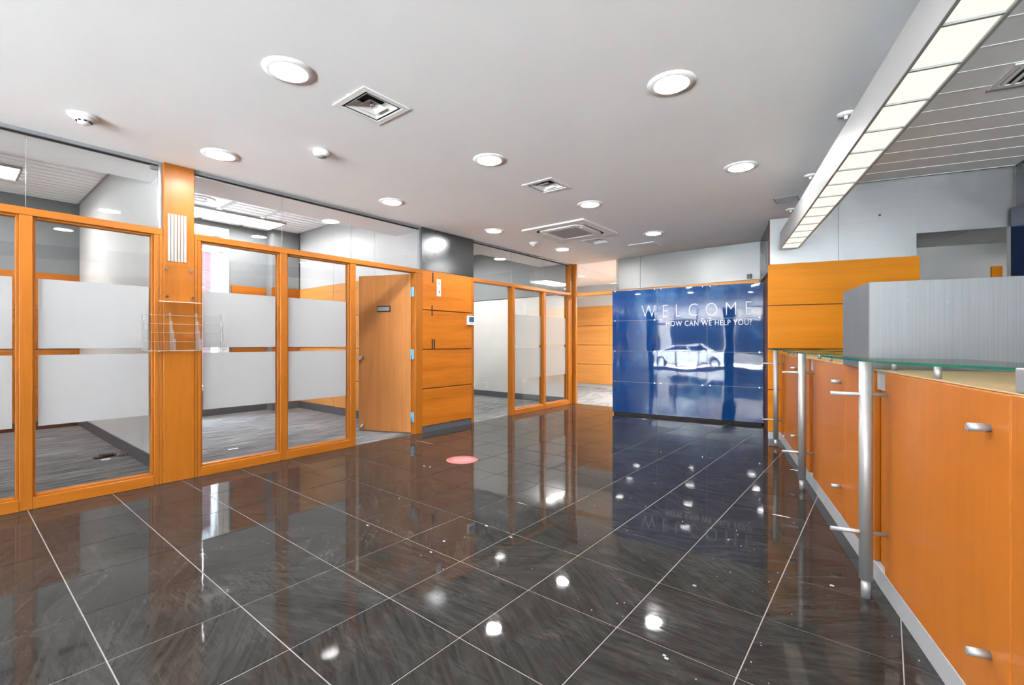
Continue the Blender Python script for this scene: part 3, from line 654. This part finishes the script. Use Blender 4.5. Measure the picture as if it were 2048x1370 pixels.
# clear acrylic leaflet holder
bh = root('leaflet_holder', (FX + 0.005, 1.33, 1.10), label='clear acrylic leaflet holder screwed across the wooden column', cat='leaflet holder')
XA = FX + 0.012
MB().box((XA, 1.14, 1.10), (XA + 0.004, 1.460, 1.868), bev=0.001).build('back_plate', 'acrylic', bh)
MB().box((XA + 0.004, 1.150, 1.545), (XA + 0.05, 1.46, 1.549)).box((XA + 0.05, 1.150, 1.545), (XA + 0.053, 1.46, 1.565)).box((XA + 0.004, 1.150, 1.549), (XA + 0.05, 1.154, 1.68)).box((XA + 0.004, 1.456, 1.549), (XA + 0.05, 1.460, 1.68)).build('upper_tray', 'acrylic', bh)
MB().box((XA + 0.004, 1.156, 1.546), (XA + 0.05, 1.455, 1.5485)).build('tray_edge', 'linear_joint', bh)
pk = MB()
for k in range(4):
    x_ = XA + 0.03 + 0.028 * k; z1 = 1.43 - 0.075 * k
    pk.box((x_, 1.035, 1.135), (x_ + 0.0025, 1.625, z1))
pk.box((XA + 0.004, 1.035, 1.13), (XA + 0.12, 1.625, 1.134)); pk.build('pocket_front', 'acrylic', bh)
for k in range(4): MB().box((XA + 0.03 + 0.028 * k, 1.035, 1.43 - 0.075 * k), (XA + 0.0325 + 0.028 * k, 1.625, 1.433 - 0.075 * k)).build('pocket_edge', 'cream_plastic', bh)
MB().box((XA + 0.118, 1.035, 1.13), (XA + 0.121, 1.625, 1.135)).build('pocket_edge', 'cream_plastic', bh)
for y in (1.035, 1.225, 1.415, 1.61):
    q = MB()
    for k in range(4): q.box((XA + 0.026 + 0.028 * k, y + 0.004 * k, 1.134), (XA + 0.031 + 0.028 * k, y + 0.004 * k + 0.009, 1.455 - 0.075 * k))
    q.build('pocket_divider', 'acrylic_edge', bh)
for y, z in [(1.212, 1.832), (1.39, 1.832), (1.214, 1.592), (1.40, 1.592), (1.165, 1.120)]:
    MB().cyl((FX + 0.004, y, z), (XA + 0.012, y, z), 0.009, seg=16).build('standoff_screw', 'chrome', bh)

# ------------------------------------------------------------------ ceiling fittings
dp = root('downlight', (0, 0, 0))
MB().lathe([(0.0985, -0.003), (0.0985, -0.010), (0.103, -0.0105), (0.136, -0.005), (0.139, 0.0), (0.0985, 0.0), (0.0985, -0.003)]).build('trim_ring', 'white_plastic', dp)
MB().lathe([(0.0, -0.006), (0.098, -0.006), (0.098, -0.001), (0.0, -0.001)]).build('lens', 'lamp_lens', dp)
DL = [(-2.622, 1.239, 'round downlight beside the near square diffuser, one of the two closest to the camera'), (-0.988, 2.723, 'large round downlight in front of the counter pendant'),
      (-4.231, 1.442, 'round downlight beside the tall wooden column'), (-2.59, 2.902, 'round downlight between the two square diffusers'),
      (-0.985, 4.399, 'round downlight close to the pendant, second from the camera in its row'), (-4.189, 3.099, 'round downlight in front of the open office door'),
      (-2.556, 4.538, 'round downlight just before the ceiling air conditioner'), (-4.187, 4.784, 'round downlight above the panelled wood pier'),
      (-2.54, 6.303, 'round downlight in front of the blue welcome panel, by the flush hatch'), (-4.141, 6.443, 'round downlight in the far corner by the second glazed bay'),
      (-0.985, 1.05, 'round downlight above the camera beside the counter'), (-4.25, -0.22, 'round downlight near the street end of the partition'), (-2.64, -0.42, 'round downlight near the middle of the street windows'), (-0.99, -0.6, 'round downlight near the street windows beside the counter'),
      (-4.2, 9.4, 'round downlight in the corridor behind the back wall')]
for k, (x, y, lb) in enumerate(DL):
    o = dp if k == 0 else copy_tree(dp)
    o.location = (x, y, CZ - 0.0005); tag(o, lb, 'downlight', 'recessed ceiling downlights')
def diffuser(x, y, label, h_=0.175, z=CZ, name='air_diffuser', t=False):
    o = root(name, (x, y, z), t, label=label, cat='air vent', group='square ceiling diffusers')
    MB().prism(sq(x, y, h_), z - 0.006, z - 0.0003, holes=[sq(x, y, h_ - 0.038)]).build('flange', 'white_plastic', o)
    q = MB(); q.frustum_ring(x, y, h_ - 0.036, z + 0.001, h_ - 0.036, z + 0.10); q.box((x - h_ + 0.037, y - h_ + 0.037, z + 0.098), (x + h_ - 0.037, y + h_ - 0.037, z + 0.10)); q.build('plenum', 'plenum_grey', o)
    MB().frustum_ring(x, y, h_ - 0.055, z - 0.002, h_ - 0.095, z + 0.045).build('louvre', 'white_plastic', o)
    q = MB(); q.loft([(x - 0.07, y - 0.07, z - 0.004), (x + 0.07, y - 0.07, z - 0.004), (x + 0.07, y + 0.07, z - 0.004), (x - 0.07, y + 0.07, z - 0.004)], [(x - 0.02, y - 0.02, z + 0.03), (x + 0.02, y - 0.02, z + 0.03), (x + 0.02, y + 0.02, z + 0.03), (x - 0.02, y + 0.02, z + 0.03)])
    q.box((x - 0.02, y - 0.02, z + 0.028), (x + 0.02, y + 0.02, z + 0.032)); q.build('centre_cone', 'white_plastic', o)
    MB().cyl((x, y, z + 0.002), (x, y, z + 0.028), 0.012, seg=12).build('screw_boss', 'silver_paint', o)
diffuser(*DIFF[0], 'large near square ceiling diffuser with stepped louvres')
diffuser(*DIFF[1], 'square ceiling diffuser halfway down the lobby')
diffuser(*DIFF[2], 'small square ceiling diffuser touching the air conditioner corner')
# ceiling cassette air conditioner
ax, ay = -3.39, 5.475
ac = root('ceiling_air_conditioner', (ax, ay, CZ), label='square white ceiling cassette air conditioner with grey grille', cat='air conditioner')
def rr(h_, r_, n_=6): return [(ax + sx_ * (h_ - r_) + r_ * math.cos(t0 + math.pi / 2 * k / n_), ay + sy_ * (h_ - r_) + r_ * math.sin(t0 + math.pi / 2 * k / n_)) for sx_, sy_, t0 in [(1, 1, 0), (-1, 1, math.pi / 2), (-1, -1, math.pi), (1, -1, 1.5 * math.pi)] for k in range(n_ + 1)]
MB().prism(rr(0.485, 0.02), CZ - 0.020, CZ - 0.0005, holes=[rr(0.375, 0.13)]).build('panel', 'white_plastic', ac)
MB().prism(rr(0.376, 0.13), CZ - 0.012, CZ - 0.002).build('slot_recess', 'dark_gap', ac)
MB().prism(rr(0.338, 0.12), CZ - 0.026, CZ - 0.012, holes=[rr(0.235, 0.01)]).build('inner_panel', 'white_plastic', ac)
for a, b in [((-0.20, 0.265), (0.20, 0.325)), ((-0.20, -0.325), (0.20, -0.265)), ((0.265, -0.20), (0.325, 0.20)), ((-0.325, -0.20), (-0.265, 0.20))]:
    MB().box((ax + a[0], ay + a[1], CZ - 0.031), (ax + b[0], ay + b[1], CZ - 0.0265), bev=0.002).build('air_flap', 'white_plastic', ac)
MB().box((ax - 0.235, ay - 0.235, CZ - 0.02), (ax + 0.235, ay + 0.235, CZ - 0.012)).build('filter', 'plenum_grey', ac)
for k in range(20): MB().box((ax - 0.234, ay - 0.231 + 0.0234 * k, CZ - 0.027), (ax + 0.234, ay - 0.215 + 0.0234 * k, CZ - 0.022)).build('grille_slat', 'silver_paint', ac)
solo('ceiling_hatch', MB().box((-3.155, 6.81, CZ - 0.010), (-2.745, 7.18, CZ - 0.0005), bev=0.003), 'white_plastic', (-2.95, 7.0, CZ), label='flat white access hatch in the ceiling before the blue panel', cat='hatch')
vg = root('ceiling_grille', (-0.83, 5.70, CZ), label='small grey perforated ceiling grille near the far end of the pendant', cat='air vent')
MB().prism(sq(-0.83, 5.70, 0.11), CZ - 0.006, CZ - 0.0005, holes=[sq(-0.83, 5.70, 0.098)]).build('frame', 'silver_paint', vg)
MB().prism(sq(-0.83, 5.70, 0.098), CZ - 0.003, CZ - 0.0006).build('backing', 'plenum_grey', vg)
for k in range(9): MB().box((-0.925, 5.608 + 0.0205 * k, CZ - 0.006), (-0.735, 5.617 + 0.0205 * k, CZ - 0.0031)).build('slat', 'silver_paint', vg)
def smoke(x, y, label, s_=1.0):
    o = root('smoke_detector', (x, y, CZ), label=label, cat='smoke detector')
    MB().lathe([(0, 0), (0.085 * s_, 0), (0.085 * s_, -0.008), (0.066 * s_, -0.014), (0, -0.014)], (x, y, CZ - 0.0005)).build('base', 'white_plastic', o)
    MB().lathe([(0, -0.014), (0.06 * s_, -0.014), (0.06 * s_, -0.026), (0.045 * s_, -0.034), (0, -0.034)], (x, y, CZ - 0.0005)).build('body', 'white_plastic', o)
    for k in range(8):
        t = 2 * math.pi * k / 8
        MB().cyl((x + 0.037 * s_ * math.cos(t), y + 0.037 * s_ * math.sin(t), CZ - 0.036), (x + 0.037 * s_ * math.cos(t), y + 0.037 * s_ * math.sin(t), CZ - 0.042), 0.008 * s_, seg=8).build('sensor_slot', 'dark_gap', o)
    MB().lathe([(0, -0.034), (0.034 * s_, -0.034), (0.034 * s_, -0.050), (0.026 * s_, -0.055), (0, -0.055)], (x, y, CZ - 0.0005)).build('cap', 'white_plastic', o)
smoke(-4.231, 0.614, 'stepped white smoke detector on the ceiling above the first glazed bay')
smoke(-4.218, 5.742, 'small white smoke detector beside the ceiling air conditioner', 0.8)
o = root('motion_sensor', (-3.523, 1.925, CZ), label='domed white occupancy sensor on the ceiling between two downlights', cat='sensor')
MB().lathe([(0, 0), (0.06, 0), (0.064, -0.012), (0.058, -0.034), (0.046, -0.042), (0, -0.042)], (-3.523, 1.925, CZ - 0.0005)).build('body', 'white_plastic', o)
MB().lathe([(0, -0.042), (0.038, -0.042), (0.030, -0.050), (0, -0.053)], (-3.523, 1.925, CZ - 0.0005)).build('lens_dome', 'cream_plastic', o)
# office troffers, and ceiling lights added out of view
def troffer(cx, cy, hx, hy, label, z=AZ, t=False, lens='troffer_lens'):
    o = root('ceiling_troffer', (cx, cy, z), t, label=label, cat='ceiling light', group='recessed office troffers')
    MB().prism([(cx - hx, cy - hy), (cx + hx, cy - hy), (cx + hx, cy + hy), (cx - hx, cy + hy)], z - 0.045, z - 0.013, holes=[[(cx - hx + .02, cy - hy + .02), (cx + hx - .02, cy - hy + .02), (cx + hx - .02, cy + hy - .02), (cx - hx + .02, cy + hy - .02)]]).build('frame', 'aluminium', o)
    MB().box((cx - hx + .02, cy - hy + .02, z - 0.018), (cx + hx - .02, cy + hy - .02, z - 0.014)).build('lens', lens, o)
    n_ = max(2, int(2 * hy / 0.2)); q = MB()
    for k in range(1, n_): q.box((cx - hx + .02, cy - hy + 2 * hy * k / n_ - .004, z - 0.044), (cx + hx - .02, cy - hy + 2 * hy * k / n_ + .004, z - 0.0185))
    q.box((cx - .004, cy - hy + .02, z - 0.044), (cx + .004, cy + hy - .02, z - 0.0185)); q.build('louvre', 'white_plastic', o)
troffer(3.9, 7.7, 0.30, 0.3, 'added unseen ceiling light brightening the room behind the teller wall', 2.60, True, lens='added_lens_backroom')  # added out of view to light the back room
troffer(-7.9, -0.02, 0.30, 0.61, 'fluorescent troffer in the first office ceiling, with dark metal rim')
troffer(-8.03, 2.95, 0.30, 0.66, 'wide louvred troffer in the second office ceiling by the window', lens='troffer_lens_dim')
troffer(-7.0, 6.3, 0.30, 0.61, 'added unseen ceiling light brightening the office with the white wall', lens='added_lens_office_three')  # added out of view to brighten the third office and far lobby
troffer(-3.0, 9.8, 0.30, 0.61, 'added unseen light panel brightening the corridor', CZ + 0.012, lens='added_lens_corridor')  # added out of view to brighten the corridor and far ceiling
# round air vent on the grilled strip beside the second office light
o = root('office_ceiling_vent', (-7.35, 2.2, AZ), label='white round vent plate in the second office ceiling beside the troffer', cat='air vent')
MB().box((-7.55, 1.95, AZ - 0.025), (-7.05, 2.55, AZ - 0.0135), bev=0.004).build('plate', 'white_plastic', o)
MB().lathe([(0.10, -0.025), (0.17, -0.025), (0.16, -0.04), (0.11, -0.04), (0.10, -0.025)], (-7.3, 2.25, AZ)).lathe([(0, -0.026), (0.07, -0.026), (0.06, -0.04), (0, -0.04)], (-7.3, 2.25, AZ)).build('ring', 'white_plastic', o)

# ------------------------------------------------------------------ pendant over the counter
pu, pz = 0.812, 2.30
pd = root('linear_pendant', (pu, 2.5, pz), True, label='long white linear pendant with glowing square cells above the counter', cat='pendant light')
v0, v1 = -0.62, 6.27
q = MB()
q.box((pu - 0.099, v0, pz), (pu - 0.083, v1, pz + 0.195), bev=0.002).box((pu + 0.083, v0, pz), (pu + 0.099, v1, pz + 0.195), bev=0.002)
q.box((pu - 0.083, v1 - 0.016, pz + 0.001), (pu + 0.083, v1, pz + 0.194)).box((pu - 0.083, v0, pz + 0.001), (pu + 0.083, v0 + 0.016, pz + 0.194)).box((pu - 0.083, v0 + 0.016, pz + 0.18), (pu + 0.083, v1 - 0.016, pz + 0.194))
q.build('housing', 'silver_paint', pd)
nb = 23
for k in range(nb):
    a = v1 - 0.016 - 0.2985 * k
    MB().box((pu - 0.0825, a - 0.2985 + 0.013, pz + 0.010), (pu + 0.0825, a - 0.001, pz + 0.014)).build('light_cell', 'pendant_lens', pd)
    MB().box((pu - 0.083, a - 0.2985, pz + 0.002), (pu + 0.083, a - 0.2985 + 0.012, pz + 0.03)).build('divider', 'silver_paint', pd)
for v in (0.02, 1.25, 2.49, 3.741, 4.988, 6.164):
    cn = MB().lathe([(0, 0), (0.052, 0), (0.050, -0.008), (0.02, -0.014), (0, -0.014)], (pu, v, CZ - 0.0005)).lathe([(0, -0.014), (0.011, -0.014), (0.011, -0.035), (0, -0.035)], (pu, v, CZ - 0.0005)).build('ceiling_rose', 'white_plastic', pd)
    MB().cyl((pu, v, pz + 0.19), (pu, v, CZ - 0.03), 0.0016, seg=6).build('suspension_wire', 'aluminium', cn)
# vent in the panelled ceiling above the counter
o = root('ceiling_vent', (2.0, 4.32, TZ), True, label='white slatted air vent in the grey panelled ceiling above the counter', cat='air vent')
MB().prism([(1.832, 4.147), (2.24, 4.147), (2.24, 4.49), (1.832, 4.49)], TZ - 0.014, TZ - 0.0035, holes=[[(1.872, 4.187), (2.20, 4.187), (2.20, 4.45), (1.872, 4.45)]]).build('frame', 'white_plastic', o)
MB().box((1.872, 4.187, TZ - 0.006), (2.20, 4.45, TZ - 0.0035)).build('backing', 'dark_gap', o)
for k in range(6): MB().box((1.88 + 0.055 * k, 4.187, TZ - 0.016), (1.908 + 0.055 * k, 4.45, TZ - 0.0065), bev=0.004).build('slat', 'white_plastic', o)

# ------------------------------------------------------------------ service counter
U = 0.74; P0, PP = 2.668, 1.7295           # first post, post pitch
cnt = root('service_counter', (U + 0.3, 2.5, 0), True, label='long orange wood service counter with steel plinth and pegs', cat='counter')
VE0, VE1 = -1.9, VW - 0.002
MB().box((U + 0.002, VE0, 0.0), (U + 0.03, VE1, 0.098), bev=0.002).build('plinth', 'kick_steel', cnt)
for k in range(-3, 3):
    pv = P0 + PP * k
    a = pv + 0.05 - PP + 0.16; b = pv + 0.045      # module between two recesses
    if k == -3: a = VE0
    s_ = P0 + PP * k - 0.973                        # panel joint
    b2 = b
    MB().box((U, a, 0.099), (U + 0.03, s_ - 0.002, 1.059), bev=0.003).build('front_panel', 'counter_wood', cnt)
    MB().box((U, s_ + 0.002, 0.099), (U + 0.03, b2, 1.059), bev=0.006, seg=2).build('front_panel', 'counter_wood', cnt)
    MB().box((U + 0.030, b2 - 0.01, 0.099), (U + 0.036, min(b2 + 0.18, VE1), 1.059)).build('recess_panel', 'counter_wood', cnt)
    MB().box((U + 0.012, b2 + 0.002, 0.965), (U + 0.030, min(b2 + 0.152, VE1), 1.058), bev=0.002).build('bracket_plate', 'kick_steel', cnt)
    for z in (0.950, 0.285):
        MB().cyl((U - 0.050, s_ + 0.105, z), (U + 0.001, s_ + 0.105, z), 0.0125, seg=20).cyl((U - 0.053, s_ + 0.105, z), (U - 0.05, s_ + 0.105, z), 0.010, 0.0125, seg=20).build('peg', 'steel_tube', cnt)
last = P0 + PP * 2
MB().box((U + 0.004, last + 0.21, 0.099), (U + 0.03, VE1, 1.059)).build('front_panel', 'counter_wood', cnt) if VE1 > last + 0.215 else None
MB().box((U + 0.001, VE0, 1.0595), (U + 0.60, VE1, 1.0645), bev=0.001).build('worktop', 'counter_top_wood', cnt)
MB().box((U + 0.04, VE0, 0.02), (U + 0.58, VE1, 1.059)).build('carcass', 'dark_wood', cnt)
# glass ledges with steel post, cross bars and stand-offs
edge = [(0.604, 3.36), (0.606, 3.30), (0.614, 3.08), (0.623, 2.841), (0.631, 2.64), (0.645, 2.47), (0.682, 2.335), (0.735, 2.222), (0.812, 2.067), (0.875, 1.95), (0.96, 1.79), (1.02, 1.70)]
for k in range(0, 3):
    dv = PP * k; lim = VE1 - 0.002
    pts = [(u, min(v + dv, lim)) for u, v in edge]
    if k == 2: pts = [(0.6115, lim)] + [(u, v) for u, v in pts if v < lim - 0.001]
    pts += [(1.10, 1.70 + dv), (1.10, 2.868 + dv), (0.718, 2.868 + dv), (0.718, min(3.36 + dv, lim))]
    o = MB().prism(pts, 1.111, 1.121, mi=0, side=1).build('glass_ledge', ['shelf_glass', 'glass_edge'], cnt)
    o['label'] = 'clear glass ledge with green edge'
    pv = P0 + dv
    MB().cyl((0.657, pv, 0.085), (0.657, pv, 1.1105), 0.0275, seg=40).build('post', 'steel_tube', o)
    MB().cyl((0.657, pv, 0.0), (0.657, pv, 0.085), 0.0195, seg=32).build('post_foot', 'steel_tube', o)
    for z in (0.955, 0.304): MB().cyl((0.516, pv, z), (0.745, pv, z), 0.0095, seg=20).build('cross_bar', 'steel_tube', o)
    for u, v in [(0.80, 2.79 + dv), (0.765, 2.215 + dv), (1.0, 1.85 + dv)]:
        if v < lim: MB().cyl((u, v, 1.0645), (u, v, 1.1105), 0.0115, seg=20).build('standoff', 'steel_tube', o)
pdst = solo('steel_pedestal', MB().box((0.721, 2.876, 1.0648), (1.95, 3.392, 1.506), bev=0.0015), 'brushed_steel', (0.9, 3.1, 1.0648), True, label='large brushed steel box standing on the counter end', cat='steel box')
for k, (u_, z_, r_) in enumerate([(0.812, 1.415, 0.0045), (0.811, 1.39, 0.0055), (0.880, 1.445, 0.004), (0.878, 1.408, 0.0035), (1.03, 1.395, 0.0025)]):
    child('paint_mark', MB().lathe([(0, 0.0), (r_, 0.0), (r_, 0.0006), (0, 0.0006)], seg=10).mesh('paint_mark', 'chip_dusty'), pdst, (u_ - 0.9, -0.2238, z_ - 1.0648)).rotation_euler = (math.pi / 2, 0, 0)
solo('steel_block', MB().box((0.742, 1.42, 1.066), (0.80, 1.682, 1.132), bev=0.003), 'aluminium', (0.77, 1.55, 1.066), True, label='small grey metal block on the counter edge at the frame side', cat='metal block')

# ------------------------------------------------------------------ blue welcome panel
PA = math.radians(7.79); PL = 2.24; PZ0, PZ1 = 0.04, 2.066
wp = root('welcome_panel', (-3.588, 7.134, PZ0), label='large blue glass wall of twelve panes reading WELCOME in silver letters', cat='sign wall')
wp.rotation_euler = (0, 0, PA); BASE[wp.name] = Vector((0, 0, 0))
PHt = PZ1 - PZ0
xs = [0, 0.7377, 1.4849, PL]; zs = [0, 0.508, 1.017, 1.524, PHt]
MB().box((0.02, 0.012, -PZ0), (PL - 0.02, 0.10, PHt - 0.01)).build('backing_frame', 'dark_gap', wp)
MB().box((0.0, 0.0085, 0.0), (PL, 0.0125, PHt)).build('joint_backing', 'silver_paint', wp)
for i in range(3):
    for j in range(4):
        MB().box((xs[i] + (0.002 if i else 0), -0.0, zs[j] + (0.0025 if j else 0)), (xs[i + 1] - 0.002, 0.008, zs[j + 1] - 0.0025), bev=0.0012).build('glass_panel', 'blue_glass', wp)
for x in (0.045, 0.70, 0.80, 1.42, 1.53, 2.19):
    for z in zs[1:4]: MB().cyl((x, -0.005, z), (x, 0.008, z), 0.010, seg=12).build('clip', 'chrome', wp)
    MB().cyl((x, -0.004, PHt - 0.012), (x, 0.008, PHt - 0.012), 0.008, seg=12).build('clip', 'chrome', wp)
def lettering(s, x0, x1, z0, z1, offset, spacing):
    cu = bpy.data.curves.new('lettering', 'FONT'); cu.body = s; cu.size = 1.0; cu.extrude = 0.02; cu.offset = offset; cu.space_character = spacing; cu.resolution_u = 4
    to = bpy.data.objects.new('lettering', cu); col.objects.link(to)
    bpy.context.view_layer.update()
    me = bpy.data.meshes.new_from_object(to.evaluated_get(bpy.context.evaluated_depsgraph_get()))
    bpy.data.objects.remove(to)
    ax_ = [v.co.x for v in me.vertices]; ay_ = [v.co.y for v in me.vertices]
    sx_, sy_ = (x1 - x0) / (max(ax_) - min(ax_)), (z1 - z0) / (max(ay_) - min(ay_)); mx_, my_ = min(ax_), min(ay_)
    for v in me.vertices:
        x, y, z = v.co
        v.co = (x0 + (x - mx_) * sx_, -0.003 - z * 0.12, z0 + (y - my_) * sy_)
    me.materials.clear(); me.materials.append(M['lettering'])
    b_ = bmesh.new(); b_.from_mesh(me); left = set(b_.verts); isl = []
    while left:
        st = [left.pop()]; g_ = set(st)
        while st:
            for e_ in st.pop().link_edges:
                for v in e_.verts:
                    if v not in g_: g_.add(v); st.append(v)
        left -= g_; isl.append(g_)
    isl.sort(key=lambda g_: min(v.co.x for v in g_)); grp = []
    for g_ in isl:
        if grp and min(v.co.x for v in g_) < max(v.co.x for v in grp[-1]) - 0.004: grp[-1] |= g_
        else: grp.append(set(g_))
    for g_ in grp:
        c_ = bmesh.new(); mp_ = {v: c_.verts.new(v.co) for v in g_}
        for f_ in b_.faces:
            if f_.verts[0] in g_: c_.faces.new([mp_[v] for v in f_.verts])
        m_ = bpy.data.meshes.new('letter'); c_.to_mesh(m_); c_.free(); m_.materials.append(M['lettering']); child('letter', m_, wp)
    b_.free()
lettering('WELCOME', 0.492, 2.094, 1.607 - PZ0, 1.800 - PZ0, -0.022, 1.75)
lettering('HOW CAN WE HELP YOU?', 0.878, 2.088, 1.458 - PZ0, 1.540 - PZ0, 0.004, 1.12)

# ------------------------------------------------------------------ small things on the floors
sk = root('floor_sticker', (-3.371, 3.359, 0.0005), label='round pink-red floor sticker with faded white writing', cat='sticker')
MB().lathe([(0, 0.0006), (0.163, 0.0006), (0.163, 0.0015), (0, 0.0015)], (-3.371, 3.359, 0), seg=48).build('disc', 'sticker_red', sk)
pr = MB()
for k, (a, b) in enumerate([(-0.085, 0.075), (-0.11, 0.105), (-0.10, 0.11), (-0.08, 0.09)]):
    t = a
    while t < b:
        ln = R.uniform(0.012, 0.03)
        c0 = Vector((-3.371, 3.359, 0)) + Vector((math.cos(HEAD), math.sin(HEAD), 0)) * t + Vector((-math.sin(HEAD), math.cos(HEAD), 0)) * (0.07 - 0.042 * k)
        e0 = c0 + Vector((math.cos(HEAD), math.sin(HEAD), 0)) * ln; up = Vector((-math.sin(HEAD), math.cos(HEAD), 0)) * 0.022
        vv = [pr.bm.verts.new((q_.x, q_.y, 0.0017)) for q_ in (c0, e0, e0 + up, c0 + up)]; pr.bm.faces.new(vv)
        t += ln + 0.008
pr.build('writing', 'sticker_print', sk)
# broken cable box left on the first office's carpet
jk = root('broken_cable_box', (-6.3, 1.16, 0.004), label='broken black floor outlet with torn silver foil on office carpet', cat='debris')
q = MB().box((-6.40, 1.04, 0.004), (-6.30, 1.18, 0.035), bev=0.01, seg=2).box((-6.36, 0.99, 0.004), (-6.28, 1.06, 0.022), bev=0.008, seg=2); q.build('box', 'black_plastic', jk)
q = MB()
for k in range(9):
    x, y = -6.30 + R.uniform(-0.05, 0.06), 1.19 + R.uniform(-0.05, 0.06); s_ = R.uniform(0.015, 0.04)
    q.box((x, y, 0.004), (x + s_, y + s_ * 0.7, 0.012 + R.uniform(0.005, 0.035)), bev=0.003)
q.build('foil', 'chrome', jk)
MB().box((-6.22, 1.03, 0.0045), (-6.18, 1.10, 0.009), bev=0.001).build('label_scrap', 'chip_white', jk)
solo('paper_scrap', MB().box((-5.72, 2.02, 0.0045), (-5.68, 2.12, 0.007), bev=0.001), 'chip_white', (-5.7, 2.07, 0.0045), label='tiny white paper scrap on the second office carpet', cat='scrap')
# plaster chips and dust specks scattered on the tiles
q = MB()
big = [(973, 1052, .010), (1022, 1075, .009), (888, 1083, .009), (862, 1105, .008), (848, 932, .010), (860, 934, .008), (1389, 1172, .009), (1664, 1172, .009), (1457, 1080, .007), (1333, 1318, .008), (1329, 1312, .007), (735, 1051, .008)]
for px, py, s_ in big:
    dx, dz = (px - 1024) / 925, (684.5 - py) / 925; t = -1.2 / dz
    x = t * (-math.sin(HEAD) + math.cos(HEAD) * dx); y = t * (math.cos(HEAD) + math.sin(HEAD) * dx)
    q.box((x - s_, y - s_ * 0.6, 0.0004), (x + s_, y + s_ * 0.6, 0.006), bev=0.002)
for k in range(170):
    v = R.uniform(0.6, 6.4); u = R.gauss(0.2, 0.8)
    if u > 0.72: continue
    p_ = wpos((u, v, 0), True)
    if p_.x < FX + 0.05 or p_.y > 7.0: continue
    s_ = R.uniform(0.0008, 0.0024)
    q.box((p_.x - s_, p_.y - s_, 0.0003), (p_.x + s_, p_.y + s_ * 1.4, 0.0003 + s_))
solo('floor_debris', q, 'chip_dusty', (0, 0, 0), label='white plaster chips and specks scattered over the dark tiles', cat='debris', kind='stuff')
# sockets in the third office
for x, lb in [(-7.36, 'white wall socket in the third office, nearer the opening edge'), (-6.97, 'white wall socket in the third office, beside the first mullion')]:
    o = root('wall_socket', (x, 7.70, 0.30), label=lb, cat='socket')
    pl = MB().box((x - 0.035, 7.693, 0.19), (x + 0.035, 7.6995, 0.305), bev=0.002).build('plate', 'white_plastic', o)
    for z in (0.215, 0.26): MB().box((x - 0.014, 7.690, z), (x + 0.014, 7.6928, z + 0.026), bev=0.001).build('receptacle', 'cream_plastic', o)
